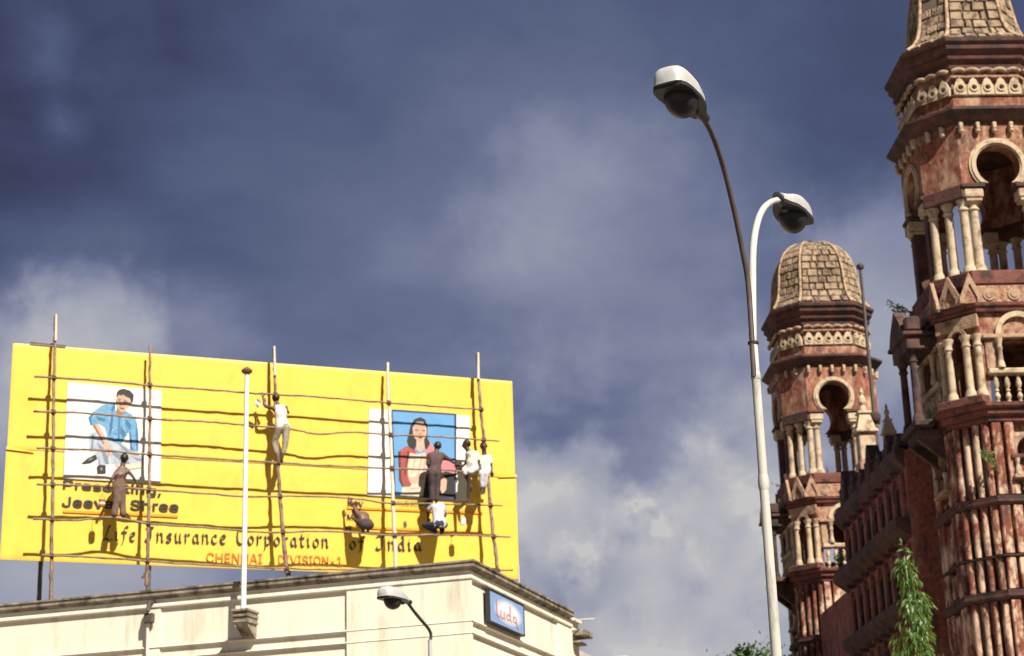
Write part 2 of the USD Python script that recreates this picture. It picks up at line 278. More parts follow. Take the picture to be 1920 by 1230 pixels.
leaf_mat('tree_leaf', (0.065, 0.130, 0.024), (0.182, 0.273, 0.048), (0.195, 0.286, 0.036))
leaf_mat('weed_leaf', (0.105, 0.165, 0.046), (0.210, 0.285, 0.078), (0.210, 0.300, 0.052))

# ------------------------------------------------------------------ ground
struct('ground', bx(-3000, 3000, -3000, 3000, -.5, 0), 'earth')
struct('road', bx(-400, 400, 3.5, 25, .004, .008), 'asphalt')
struct('pavement', bx(-400, 400, 26, 33.5, .012, .14), 'paving')
struct('pavement', bx(-400, 400, -4, 3.2, .012, .14), 'paving')
struct('median', bx(-400, 400, 16.4, 17.6, .012, .15), 'paving')

# ------------------------------------------------------------------ cream corner building
HAZ = rad(17.985)
HC = np.array([-1.04, 38.0, 0.0])
t = thing('cream_building', 'cream painted corner building with stained flat cornice, under the yellow billboard', 'building', HC, -HAZ)
HTOP = 9.03; WL, WR, HD = 17.0, 7.15, 14.0
part(t, 'wall', [bx(-WL, 0, 0, .35, 0, 8.84), bx(-.35, 0, .352, WR + .7, 0, 8.838), bx(-WL, -WL + .35, .352, HD, 0, 8.838), bx(-WL + .352, -.35, HD - .35, HD, 0, 8.838)], 'cream_wall')
part(t, 'roof', bx(-WL + .36, -.36, .36, HD - .36, 8.2, 8.4), 'roof_slab')
# broad bay at the corner and the joint further left stand slightly proud
part(t, 'corner_bay', bx(-2.72, .05, -.06, -.002, 0, 8.62), 'cream_wall')
part(t, 'pilaster', bx(-7.45, -7.1, -.05, -.002, 0, 8.62), 'cream_wall')
part(t, 'pilaster', bx(.002, .05, 6.0, WR, 0, 8.60), 'cream_wall')
def sweep_L(prof, yend, xend):
    """mitred moulding round the corner: left arm to x=-xend, right arm to y=yend"""
    V = []; n = len(prof)
    for st in ((-xend, None), 'c', (None, yend)):
        for o, z in prof:
            V.append((-xend, -o, z) if st == (-xend, None) else (o, -o, z) if st == 'c' else (o, yend, z))
    F = []
    for s_ in range(2):
        for i in range(n):
            j = (i + 1) % n; a, b, c, d = s_ * n + i, s_ * n + j, (s_ + 1) * n + j, (s_ + 1) * n + i
            F += [(a, b, c), (a, c, d)]
    for i in range(1, n - 1):
        F += [(0, i + 1, i), (2 * n, 2 * n + i, 2 * n + i + 1)]
    m = trimesh.Trimesh(V, F, process=False); m.fix_normals(); return m
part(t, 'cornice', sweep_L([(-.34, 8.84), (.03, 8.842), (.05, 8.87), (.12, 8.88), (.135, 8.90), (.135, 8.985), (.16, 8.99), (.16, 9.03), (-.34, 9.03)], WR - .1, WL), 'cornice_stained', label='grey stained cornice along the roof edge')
part(t, 'upper_moulding', sweep_L([(-.1, 8.64), (.066, 8.642), (.078, 8.665), (.078, 8.69), (.066, 8.70), (.066, 8.725), (.055, 8.735), (-.1, 8.736)], WR - .002, WL), 'cream_wall')
for z in (7.77, 7.52):
    part(t, 'string_course', sweep_L([(-.1, z), (.062, z), (.074, z + .018), (.062, z + .036), (-.1, z + .036)], WR - .002, WL), 'cream_wall')
part(t, 'end_block', [bx(-.35, .1, WR + .002, WR + .68, 8.839, 8.9), ], 'cream_wall')
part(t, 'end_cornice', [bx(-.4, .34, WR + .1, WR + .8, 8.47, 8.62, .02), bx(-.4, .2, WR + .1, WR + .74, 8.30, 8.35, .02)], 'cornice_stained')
part(t, 'downpipe', tube([(-7.36, -.09, 8.6), (-7.36, -.12, 8.3), (-7.33, -.12, 6.0), (-7.33, -.12, .2)], .035, 8), 'cream_wall')
part(t, 'rain_spout', [tube([(-7.3, .05, 8.78), (-7.3, -.2, 8.74), (-7.3, -.24, 8.55)], .05, 8), bx(-7.42, -7.2, -.22, -.1, 8.3, 8.52, .02)], 'steel_dark')
for k, x in enumerate((-15.2, -12.4, -9.6, -6.0, -4.2, -1.6)):   # windows below the frame
    w = part(t, 'window', bx(x - .55, x + .55, -.012, -.004, 4.2, 5.9), 'steel_dark')
    part(w, 'window_frame', [bx(x - .62, x - .56, -.05, -.002, 4.13, 5.97), bx(x + .56, x + .62, -.05, -.002, 4.13, 5.97), bx(x - .558, x + .558, -.05, -.002, 5.91, 5.97), bx(x - .7, x + .7, -.12, -.002, 4.05, 4.128)], 'cream_wall')

# hanging sign on the side wall
s = thing('wall_sign', 'blue sign with red lettering on a pale patch, under the cornice', 'sign', HC, -HAZ, base=(.06, 1.95, 7.875))
sx0, sx1, sz0, sz1 = .78, 3.12, 7.875, 8.585
def onside(poly, o, d):       # drawn in (along side, z), standing off the side wall
    m = extr(poly, d); v = m.vertices.copy(); m.vertices = np.stack([o + v[:, 2], v[:, 0], v[:, 1]], 1); m.fix_normals(); return m
part(s, 'panel', onside(sbox(sx0 + .03, sz0 + .03, sx1 - .03, sz1 - .03), .125, .02), 'sign_blue')
part(s, 'frame', onside(sbox(sx0, sz0, sx1, sz1).difference(sbox(sx0 + .031, sz0 + .031, sx1 - .031, sz1 - .031)), .055, .105), 'black_frame')
part(s, 'backing', onside(sbox(sx0 + .04, sz0 + .04, sx1 - .04, sz1 - .04), .1, .02), 'black_frame')
for q_ in range(7):
    f_ = q_ / 6; MAT_ = 'sign_fade_%s' % 'abcdefg'[q_]; mat(MAT_, tuple((1 - f_) * a + f_ * b for a, b in zip((.16, .25, .44), (.50, .49, .54))), rough=.7)
    blot = affinity.translate(affinity.scale(Point(0, 0).buffer(1, 24), 1.02 - .34 * f_, .29 - .10 * f_), (sx0 + sx1) / 2 + .08, (sz0 + sz1) / 2)
    part(s, 'pale_patch', onside(blot, .146 + .0007 * q_, .0005), MAT_)
pen = lambda L, w: unary_union([LineString(k).buffer(w, 6) for k in L])
let = pen([[(0, 1.0), (.02, .1), (.18, .0)], [(.3, .42), (.3, .08), (.42, 0), (.55, .06), (.56, .42)], [(.56, .1), (.62, 0)], [(1.0, .3), (.85, .42), (.74, .2), (.82, .0), (1.0, .14)], [(1.02, 1.0), (1.02, .1), (1.1, 0)], [(1.25, .1), (1.27, .4), (1.4, .42), (1.48, .3), (1.5, .02), (1.62, -.25)], [(1.27, .1), (1.45, .08)]], .034)
part(s, 'lettering', onside(affinity.affine_transform(let, [.88, 0, 0, .34, sx0 + .46, sz0 + .19]), .151, .004), 'sign_red')

# flagpole on its corbel, front wall
fp = thing('flagpole', 'white flagpole with a dark flat cap, rising from a corbel on the cream front wall', 'flagpole', HC, -HAZ, base=(-4.93, -.3, 8.07))
fx, fy = -4.93, -.42
part(fp, 'pole', lathe([(.058, 8.36), (.055, 10), (.048, 13.55)], 14, (fx, fy, 0)), 'white_paint', 40)
part(fp, 'cap', lathe([(.03, 13.54), (.115, 13.60), (.125, 13.64), (.06, 13.70), (.02, 13.72)], 16, (fx, fy, 0)), 'finial_brown', 40)
part(fp, 'corbel', [bx(fx - .2, fx + .2, -.62, -.062, 8.30, 8.36, .012), bx(fx - .17, fx + .17, -.58, -.062, 8.245, 8.298, .01), bx(fx - .185, fx + .185, -.60, -.062, 8.19, 8.243, .01), bx(fx - .16, fx + .16, -.57, -.062, 8.13, 8.188, .01), bx(fx - .175, fx + .175, -.585, -.062, 8.07, 8.128, .01)], 'cornice_stained')
part(fp, 'bracket', trimesh.convex.convex_hull(np.array([(fx + a, y, z) for a in (-.14, .14) for y, z in ((-.55, 8.068), (-.062, 8.068), (-.062, 7.80), (-.16, 7.80))])), 'cornice_stained')

a = thing('antenna_rod', 'thin upright antenna rod on the roof edge right of the billboard', 'antenna', HC, -HAZ, base=(-.2, 3.9, 8.4))
part(a, 'rod', tube([(-.2, 3.9, 8.3), (-.2, 3.9, 9.62)], .02, 6), 'bamboo_pale')
part(a, 'foot', bx(-.27, -.13, 3.83, 3.97, 8.4, 8.5), 'steel_dark')
a = thing('wall_rod', 'thin pale rod sticking out sideways from the end of the cream cornice', 'rod', HC, -HAZ, base=(.2, 6.95, 8.8))
part(a, 'rod', tube([(.2, WR - .2, 8.8), (.55, WR + .2, 8.86)], .014, 6), 'bamboo_pale')

# ------------------------------------------------------------------ billboard
BA = rad(90 - 69.06); BB = 8.4                                        # its base stands on the roof
BR = np.array([math.cos(BA), math.sin(BA), 0]); BN = np.array([math.sin(BA), -math.cos(BA), 0])   # right along the board, and out of it
_d = at_ray(490, 880); BO = EYE + _d * (45.0 / _d[1]); BO[2] = 0
def B(px, py, o=0.0):
    """board coordinates (right, height) of the point that the photo shows at (px, py), o metres in front of the sheet"""
    p = ray_plane(px, py, BO + BN * o, BN); return np.array([(p - BO) @ BR, p[2]])
def Bp(pts, o=0.0): return Polygon([B(x, y, o) for x, y in pts]).buffer(0)
bd = thing('billboard', 'large yellow insurance billboard with two pictures on the cream roof, behind the bamboo scaffold', 'billboard', BO, BA, base=(0, 0, BB))
XL, XR, ZB, ZT, ZS = -6.17, 6.78, 10.36, 15.66, 13.02
def sheet(x0, x1, z0, z1, y0, seed, amp):
    """a sheet with soft ripples and slightly uneven edges"""
    nx, nz = 120, 26; X, Z = np.meshgrid(np.linspace(x0, x1, nx), np.linspace(z0, z1, nz)); 
    Y = y0 - amp * meshkit.fbm(np.stack([X * .55, Z * 1.4, np.full_like(X, seed)], -1), 3, seed)
    fr = np.stack([X, Y, Z], -1).reshape(-1, 3); bk = fr.copy(); bk[:, 1] = y0 + .02; N = nx * nz; F = []
    for i in range(nz - 1):
        for j in range(nx - 1):
            a, b, c, d = i * nx + j, i * nx + j + 1, (i + 1) * nx + j + 1, (i + 1) * nx + j
            F += [(a, b, c), (a, c, d), (N + a, N + c, N + b), (N + a, N + d, N + c)]
    rim = [j for j in range(nx)] + [i * nx + nx - 1 for i in range(1, nz)] + [(nz - 1) * nx + j for j in range(nx - 2, -1, -1)] + [i * nx for i in range(nz - 2, 0, -1)]
    for a, b in zip(rim, rim[1:] + rim[:1]): F += [(a, N + a, N + b), (a, N + b, b)]
    return trimesh.Trimesh(np.vstack([fr, bk]), F, process=False)
part(bd, 'sheet', sheet(XL + .02, XR - .03, ZS + .002, ZT, .012, 3, .010), 'yellow_sheet', True)
part(bd, 'sheet', sheet(XL, XR, ZB, ZS, .030, 5, .010), 'yellow_sheet', True)
part(bd, 'sheet_fold', [plate(Polygon([(XL, ZS - .02), (XL + .62, ZS - .06), (XL + .66, ZS - .035), (XL, ZS + .05)]), -.004, .014), plate(Polygon([(XR + .015, ZS + .1), (XR - .5, ZS + .02), (XR - .5, ZS - .01), (XR + .015, ZS + .03)]), -.004, .012)], 'yellow_sheet')
part(bd, 'backing_board', [bx(XL + .05, XR - .05, .056, .075, ZB + .04, ZT - .04)], 'steel_dark')
for x in (-5.22, -2.68, .75, 2.2, 3.8, 5.3, 6.2):
    part(bd, 'post', bx(x - .05, x + .05, .13, .23, BB, ZT - .1, .01), 'steel_dark')
for x in (2.2, 3.8, 5.3):
    part(bd, 'brace', tube([(x, .24, 14.2), (x, 3.2, BB)], .04, 6), 'steel_dark')
for z in (10.5, 11.9, 13.2, 14.4, 15.4):
    part(bd, 'rail', bx(XL + .1, XR - .1, .078, .128, z - .03, z + .03), 'steel_dark')
part(bd, 'base_plate', [bx(-5.7, -5.0, .08, .5, BB, 8.66, .01)], 'steel_dark')
part(bd, 'top_batten', tube([(-5.75, -.03, 15.70), (-4.9, -.03, 15.69)], .022, 6), 'bamboo')
# --- pictures: printed panels, each shape its own flat layer
pic = part(bd, 'picture', plate(Bp([(127, 716), (303, 732), (301, 907), (119, 897)]), -.006, .012), 'white_print', label='white picture of a squatting man in a blue shirt')
def Z1(pts, o=.02): return Bp([(100 + x / 4.1, 700 + y / 4.1) for x, y in pts], o)
def soft(p, r=.012): return p.buffer(r).buffer(-2 * r).buffer(r)
lay = [0]
def flat(parent, nm, poly, m, kind=None):
    lay[0] += 1
    return part(parent, nm, plate(poly, -.0185 - .0006 * lay[0], .0022), m, kind=kind)
def folds(parent, nm, poly, m, n, seed, w, ang, spread=.5):
    """printed crease marks, slender wedges kept inside the shape"""
    r_ = np.random.default_rng(seed); x0, z0, x1, z1 = poly.bounds; out = []
    while len(out) < n:
        c = np.array([r_.uniform(x0, x1), r_.uniform(z0, z1)])
        if not poly.contains(Point(c)): continue
        a = ang + r_.normal(0, spread); L = r_.uniform(.5, 1.6) * w * 7; d = np.array([math.cos(a), math.sin(a)]); e = np.array([-d[1], d[0]]) * w * r_.uniform(.5, 1.2)
        out.append(Polygon([c - d * L * .5, c + e * .6 + d * L * .1, c + d * L * .5, c - e * .4]))
    g = unary_union(out).intersection(poly.buffer(-.006)); flat(parent, nm, g, m, 'stuff')
JEANS = soft(Z1([(285, 455), (330, 445), (395, 480), (480, 508), (560, 560), (620, 610), (690, 640), (698, 680), (655, 715), (590, 728), (520, 705), (430, 695), (345, 706), (330, 620), (280, 600), (268, 530)]))
flat(pic, 'jeans', JEANS, 'print_jeans'); folds(pic, 'jeans_crease', JEANS, 'print_jeans_light', 22, 3, .022, 2.4); folds(pic, 'jeans_crease', JEANS, 'print_jeans_dark', 22, 4, .018, 2.2)
flat(pic, 'jeans_shade', unary_union([soft(Z1(k), .004) for k in ([(330, 530), (385, 570), (420, 640), (428, 698), (400, 700), (370, 600)], [(300, 470), (312, 470), (305, 590), (285, 590)], [(440, 600), (520, 620), (600, 700), (560, 708), (470, 640)], [(600, 640), (690, 660), (650, 675)], [(480, 520), (560, 575), (620, 625), (540, 590)], [(345, 640), (352, 640), (362, 700), (350, 700)])]), 'print_jeans_dark')
SHIRT = soft(Z1([(470, 228), (370, 245), (310, 295), (268, 340), (285, 400), (350, 385), (395, 415), (420, 500), (470, 530), (520, 545), (560, 485), (582, 450), (590, 600), (655, 602), (655, 460), (640, 365), (600, 315), (560, 290), (500, 335), (480, 290)]))
flat(pic, 'shirt', SHIRT, 'print_shirt'); folds(pic, 'shirt_crease', SHIRT, 'print_shirt_light', 24, 5, .022, 1.3); folds(pic, 'shirt_crease', SHIRT, 'print_shirt_dark', 20, 6, .018, 1.1)
flat(pic, 'shirt_shade', unary_union([soft(Z1(k), .004) for k in ([(268, 340), (285, 400), (300, 396), (290, 345), (320, 300), (305, 298)], [(445, 300), (462, 310), (455, 420), (440, 470), (425, 480)], [(500, 335), (512, 332), (508, 520), (494, 520)], [(582, 450), (596, 440), (606, 590), (592, 590)], [(560, 350), (600, 400), (590, 440), (550, 380)], [(330, 330), (400, 350), (395, 372), (340, 360)], [(470, 228), (478, 262), (455, 300), (440, 280)], [(640, 380), (650, 470), (650, 590), (640, 590), (632, 470)], [(520, 400), (560, 470), (540, 500), (512, 460)])]), 'print_shirt_dark')
for p_, n_ in ((soft(Z1([(300, 400), (350, 388), (372, 440), (412, 520), (440, 580), (452, 632), (410, 634), (390, 560), (350, 470)])), 'forearm'), (soft(Z1([(585, 600), (622, 600), (645, 628), (600, 642)])), 'hand')): flat(pic, n_, p_, 'print_skin')
flat(pic, 'forearm_shade', unary_union([soft(Z1([(300, 400), (320, 395), (350, 450), (392, 540), (385, 548), (345, 470)]), .004), soft(Z1([(415, 585), (420, 585), (428, 630), (422, 632)]), .002)]), 'print_skin_dark')
flat(pic, 'neck', soft(Z1([(488, 262), (548, 290), (552, 300), (502, 336), (484, 298)])), 'print_skin_dark')
flat(pic, 'face', soft(Z1([(488, 165), (530, 158), (592, 185), (596, 230), (575, 262), (548, 296), (520, 300), (492, 268), (481, 212)])), 'print_skin_pale')
flat(pic, 'face_shade', unary_union([soft(Z1([(560, 190), (596, 192), (594, 232), (572, 262), (548, 296), (556, 250)]), .003), soft(Z1([(484, 215), (494, 220), (500, 268), (492, 266)]), .003)]), 'print_skin')
for p_ in ([Z1([(496, 205), (518, 208), (518, 213), (496, 210)]), Z1([(540, 214), (566, 220), (566, 226), (540, 219)]), Z1([(494, 196), (520, 198), (520, 202), (494, 200)]), Z1([(540, 204), (570, 212), (570, 216), (540, 208)]), Z1([(512, 240), (524, 246), (512, 249)]), Z1([(508, 262), (546, 268), (538, 276), (516, 272)])]): flat(pic, 'facial_feature', p_, 'print_brown')
flat(pic, 'hair', soft(Z1([(483, 176), (488, 146), (505, 127), (540, 118), (590, 134), (618, 166), (614, 212), (598, 232), (594, 205), (584, 188), (560, 180), (540, 164), (520, 170), (500, 164), (490, 184)])), 'print_black')
flat(pic, 'shoes', unary_union([soft(Z1([(210, 698), (265, 652), (325, 622), (338, 658), (285, 690)])), soft(Z1([(333, 722), (348, 704), (402, 706), (402, 770), (338, 772)]))]), 'print_black')
flat(pic, 'shoe_highlight', unary_union([Z1([(360, 728), (375, 722), (378, 745), (364, 750)]), Z1([(270, 662), (300, 648), (304, 656), (276, 672)])]), 'print_jeans_dark')
flat(pic, 'floor_shadow', soft(Z1([(470, 706), (700, 690), (690, 722), (560, 744)]), .003), 'print_cream')

pc2 = part(bd, 'picture', plate(Bp([(692, 765), (881, 780), (880, 940), (689, 929)]), -.006, .012), 'white_print', label='white picture panel with a blue photograph of a woman')
def Z3(pts, o=.02): return Bp([(600 + x / 3.325, 720 + y / 3.325) for x, y in pts], o)
flat(pc2, 'frame_line', Z3([(446, 158), (850, 186), (846, 722), (464, 700)]), 'print_navy')
flat(pc2, 'backdrop', Z3([(452, 172), (836, 196), (836, 712), (470, 690)]), 'print_blue')
flat(pc2, 'pink_dress', soft(Z3([(655, 375), (690, 365), (722, 420), (762, 468), (820, 478), (850, 500), (838, 560), (740, 560), (660, 560)])), 'print_pink')
flat(pc2, 'dark_dress', soft(Z3([(560, 692), (640, 560), (720, 575), (780, 545), (836, 560), (836, 710), (620, 704)])), 'print_black')
flat(pc2, 'red_sleeve', soft(Z3([(486, 424), (535, 388), (592, 408), (600, 440), (552, 520), (545, 582), (575, 600), (566, 640), (512, 642), (490, 600)])), 'print_red')
folds(pc2, 'red_crease', soft(Z3([(486, 424), (535, 388), (592, 408), (600, 440), (552, 520), (545, 582), (575, 600), (566, 640), (512, 642), (490, 600)])), 'print_pink', 10, 7, .014, 1.4)
flat(pc2, 'red_shade', unary_union([soft(Z3([(486, 424), (500, 418), (506, 600), (520, 636), (510, 640), (490, 600)]), .004), soft(Z3([(545, 420), (556, 420), (536, 520), (532, 580), (524, 560)]), .004)]), 'print_brown')
flat(pc2, 'cream_cloth', soft(Z3([(560, 428), (600, 440), (655, 428), (668, 520), (655, 600), (640, 704), (500, 694), (512, 645), (562, 641), (578, 598), (548, 575), (546, 510)])), 'print_cream')
folds(pc2, 'cloth_crease', soft(Z3([(560, 428), (600, 440), (655, 428), (668, 520), (655, 600), (640, 704), (500, 694), (512, 645), (562, 641), (578, 598), (548, 575), (546, 510)])), 'print_skin_pale', 22, 8, .02, 1.2)
folds(pc2, 'cloth_crease', soft(Z3([(560, 428), (600, 440), (655, 428), (668, 520), (655, 600), (640, 704), (500, 694), (512, 645), (562, 641), (578, 598), (548, 575), (546, 510)])), 'print_tan', 14, 9, .016, 1.2)
flat(pc2, 'cloth_fold', unary_union([soft(Z3(k), .003) for k in ([(590, 450), (598, 450), (575, 560), (566, 560)], [(630, 440), (640, 440), (612, 590), (602, 590)], [(560, 650), (640, 640), (640, 650), (560, 662)], [(655, 440), (662, 470), (640, 600), (630, 600)])]), 'print_skin')
flat(pc2, 'arms', unary_union([soft(Z3([(548, 585), (640, 570), (655, 590), (600, 620), (560, 618)])), soft(Z3([(720, 570), (752, 556), (790, 600), (785, 660), (760, 690), (742, 640)]))]), 'print_skin')
flat(pc2, 'hair', soft(Z3([(562, 262), (588, 220), (625, 208), (655, 224), (670, 270), (664, 330), (684, 372), (664, 410), (640, 380), (600, 385), (585, 410), (552, 392), (540, 356), (552, 312)])), 'print_black')
flat(pc2, 'neck', soft(Z3([(600, 345), (646, 345), (652, 402), (625, 430), (598, 412)])), 'print_skin')
flat(pc2, 'face', soft(Z3([(576, 272), (600, 237), (640, 237), (664, 280), (660, 325), (640, 358), (604, 356), (580, 322)])), 'print_skin_pale')
flat(pc2, 'face_shade', unary_union([soft(Z3([(648, 250), (664, 280), (660, 325), (640, 358), (628, 356), (648, 320)]), .003), soft(Z3([(576, 272), (584, 262), (588, 320), (606, 355), (600, 352), (580, 322)]), .002)]), 'print_skin')
for p_ in ([Z3([(590, 286), (612, 286), (612, 292), (590, 292)]), Z3([(634, 288), (654, 290), (654, 296), (634, 294)]), Z3([(610, 330), (640, 332), (630, 340), (616, 338)]), Z3([(620, 308), (628, 314), (618, 316)])]): flat(pc2, 'facial_feature', p_, 'print_brown')
# --- lettering
def inter(text, bold=False, wide=1.0):
    m = meshkit.text_mesh(text, 1.0, .01, bold); return m
def put_text(nm, text, p0, p1, cap, m, bold=False):
    t_ = inter(text, bold); v = t_.vertices.copy(); w = v[:, 0].max() - v[:, 0].min()
    a, b = B(*p0), B(*p1); W = b[0] - a[0]
    x = (v[:, 0] - v[:, 0].min()) / w
    t_.vertices = np.stack([a[0] + x * W, -.0035 - v[:, 2] * .5, a[1] + x * (b[1] - a[1]) + v[:, 1] * cap], 1)
    return part(bd, nm, t_, m)
put_text('lettering', 'Presenting,', (118, 915.5), (302, 928), .205, 'black_paint', True)
put_text('lettering', 'Jeevan Shree', (116, 949.5), (335, 959.5), .235, 'black_paint', True)
put_text('lettering', 'CHENNAI', (387, 1054.5), (492, 1056), .235, 'red_paint')
put_text('lettering', 'DIVISION-1', (522, 1058), (641, 1061.5), .235, 'red_paint')
put_text('lettering', 'Key', (652, 950), (681, 951.5), .20, 'black_paint', True)
put_text('lettering', 'AUDICLA', (743, 946.5), (799, 949.5), .115, 'black_paint')
put_text('lettering', 'M', (651, 974), (662, 974.5), .14, 'black_paint', True)
put_text('lettering', 'B', (757, 987), (763, 987.5), .13, 'print_navy', True)
put_text('lettering', 'H', (648, 996), (658, 996.5), .12, 'black_paint', True)
NIB = [(-.045, -.055), (.045, .055), (.055, .035), (-.035, -.07)]
def penstroke(pts):
    pts = spline([(x, y, 0) for x, y in pts], 5)[:, :2] if len(pts) > 2 else np.array(pts, float)
    return unary_union([MultiPoint([(p[0] + a, p[1] + b) for p in (pts[i], pts[i + 1]) for a, b in NIB]).convex_hull for i in range(len(pts) - 1)])
GL = {
 'L': (.62, [[(.32, 1), (.26, .7), (.16, .3), (.02, .03)], [(.0, .06), (.18, .1), (.4, .02), (.56, .12)], [(.32, 1), (.42, .96)]]),
 'i': (.24, [[(.0, .54), (.07, .6), (.07, .12), (.16, .03)], [(.06, .82), (.10, .86)]]),
 'f': (.40, [[(.44, .93), (.32, 1), (.2, .8), (.18, .1), (.06, -.22)], [(.02, .6), (.36, .6)]]),
 'e': (.42, [[(.07, .3), (.34, .42), (.28, .6), (.12, .54), (.05, .3), (.13, .06), (.28, .02), (.38, .12)]]),
 'I': (.58, [[(.06, .92), (.24, 1), (.52, .97)], [(.36, 1), (.36, .25), (.22, .02), (.04, .1), (.06, .2)]]),
 'n': (.46, [[(.0, .55), (.07, .6), (.07, 0)], [(.08, .45), (.24, .6), (.34, .48), (.34, .1), (.42, .03)]]),
 's': (.40, [[(.34, .52), (.2, .6), (.07, .48), (.14, .35), (.28, .26), (.3, .1), (.17, 0), (.02, .08)]]),
 'u': (.48, [[(0, .56), (.07, .6), (.07, .14), (.18, .02), (.32, .14)], [(.33, .6), (.33, .08), (.42, .02)]]),
 'r': (.36, [[(0, .55), (.07, .6), (.07, 0)], [(.08, .42), (.2, .58), (.32, .54)]]),
 'a': (.46, [[(.32, .5), (.2, .6), (.06, .42), (.06, .14), (.18, .02), (.32, .16)], [(.33, .58), (.33, .08), (.42, .02)]]),
 'c': (.40, [[(.34, .5), (.2, .6), (.06, .42), (.06, .15), (.2, .0), (.36, .1)]]),
 'C': (.56, [[(.10, 1), (.05, .6), (.08, .18), (.25, .0), (.46, .12)], [(.22, .97), (.48, 1.0)]]),
 'o': (.44, [[(.2, .6), (.06, .42), (.07, .14), (.2, .01), (.35, .16), (.35, .44), (.2, .6)]]),
 'p': (.46, [[(.0, .55), (.07, .6), (.07, -.1), (.0, -.34)], [(.08, .46), (.24, .6), (.36, .42), (.32, .1), (.1, .03)]]),
 't': (.34, [[(.13, .86), (.1, .15), (.2, .02), (.3, .08)], [(0, .6), (.3, .6)]]),
 'd': (.46, [[(.3, .48), (.18, .58), (.06, .4), (.06, .14), (.18, .02), (.3, .14)], [(.22, .96), (.32, .9), (.32, .08), (.4, .02)]])}
def put_pen(word, p0, p1, cap):
    x = 0; parts_ = []
    for ch in word:
        w, st = GL[ch]; parts_ += [affinity.translate(penstroke(k), x, 0) for k in st]; x += w + .13
    g = unary_union(parts_); a, b = B(*p0), B(*p1); k = (b[0] - a[0]) / (x - .13)
    g = affinity.affine_transform(g, [k, 0, (b[1] - a[1]) / (x - .13), cap, a[0], a[1]])
    part(bd, 'lettering', plate(g.simplify(.003), -.0035, .005), 'black_paint')
put_pen('Life', (194, 1013.5), (254, 1015), .36)
put_pen('Insurance', (271, 1015.5), (424, 1020), .36)
put_pen('Corporation', (443, 1020), (616, 1027), .36)
put_pen('of', (655, 1030), (683, 1031), .34)
put_pen('India', (704, 1031), (791, 1033), .36)
def stripe(p0, p1, h, m):
    a, b = B(*p0), B(*p1); part(bd, 'painted_line', plate(Polygon([(a[0], a[1] - h / 2), (b[0], b[1] - h / 2), (b[0], b[1] + h / 2), (a[0], a[1] + h / 2)]), -.0035, .004), m)
stripe((118, 958.5), (334, 968), .055, 'orange_paint')
stripe((650, 952), (905, 962), .05, 'orange_paint')
stripe((655, 988), (905, 999), .05, 'orange_paint')

# ------------------------------------------------------------------ bamboo scaffold
def off(z): return .32 + (15.3 - z) * .066
def S(px, py, extra=0.0):
    """scaffold point: (right, -out, height) on its slightly leaning plane"""
    o = .4
    for _ in range(5):
        s_, z_ = B(px, py, o + extra); o = off(z_)
    return np.array([s_, -(o + extra), z_])
sc = thing('bamboo_scaffold', 'rickety bamboo scaffold of lashed uprights and thin ledgers in front of the yellow billboard', 'scaffold', BO, BA, base=(0, -.55, BB))
rng = np.random.default_rng(11)
def bamboo(pts, r0, r1, wob, n=8, extra=0.0):
    C = np.array([S(x, y, extra) for x, y in pts]); C = spline(C, 7)
    m = len(C); C[1:-1] += rng.normal(0, wob, (m - 2, 3)) * [1, .4, 1]
    rr = np.linspace(r0, r1, m) * (1 + .10 * rng.random(m)); rr[::4] *= 1.16
    return tube(C, rr, n)
UPR = [([(95.5, 1125), (97, 1040), (99, 900), (100, 780), (102, 660), (104, 592)], 'bamboo', .043, .03), ([(274, 1098), (277, 1040), (279, 940), (281, 830), (281, 730), (281, 648)], 'bamboo', .042, .028),
       ([(538, 1074), (531, 1004), (525, 930), (521, 860), (517, 760), (515, 700), (513, 653)], 'bamboo', .05, .03), ([(743, 1078), (739, 990), (736, 900), (732, 810), (728, 740), (727, 680)], 'bamboo_pale', .05, .034),
       ([(934, 1078), (925, 1000), (917, 920), (909, 850), (903, 780), (898, 720), (895, 666)], 'bamboo', .045, .036)]
for p_, m_, a_, b_ in UPR:
    part(sc, 'upright', bamboo(p_, a_, b_, .007), m_, True)
part(sc, 'upright', tube([S(104, 640) + [0.0, -.05, 0], S(104.5, 592) + [0, -.05, .02]], [.035, .028], 8), 'bamboo_pale', True, label='pale splinted tip of the leftmost upright')
part(sc, 'upright', tube([S(895.5, 712) + [0, -.06, 0], S(895, 664) + [0, -.06, .02]], [.04, .034], 8), 'bamboo_pale', True, label='pale splinted tip of the rightmost upright')
part(sc, 'upright', tube([S(514.5, 705) + [0, -.06, 0], S(513, 652) + [0, -.06, .02]], [.036, .03], 8), 'bamboo_pale', True, label='pale splinted tip of the middle upright')
LED = [[(64, 706), (180, 713), (280, 722), (420, 733), (490, 738), (600, 745), (727, 755), (820, 762), (907, 768)],
       [(63, 771), (185, 776), (280, 785), (380, 790), (460, 797), (545, 805), (596, 814), (658, 810), (727, 815), (830, 819), (936, 827)],
       [(69, 840), (185, 844), (280, 852), (400, 860), (500, 866), (596, 872), (729, 878), (830, 881), (926, 888)],
       [(69, 908), (180, 911), (280, 918), (380, 925), (465, 931), (557, 930), (658, 934), (727, 943), (830, 945), (942, 948)],
       [(62, 973), (140, 975), (211, 970), (280, 982), (380, 989), (497, 998), (590, 996), (658, 998), (736, 1004), (850, 1003), (957, 1007)],
       [(79, 1041), (180, 1045), (280, 1052), (400, 1060), (538, 1066), (660, 1068), (800, 1070), (962, 1069)]]
for i, p_ in enumerate(LED):
    part(sc, 'ledger', bamboo(p_, .026, .021, .005, 7, .06), 'bamboo', True)
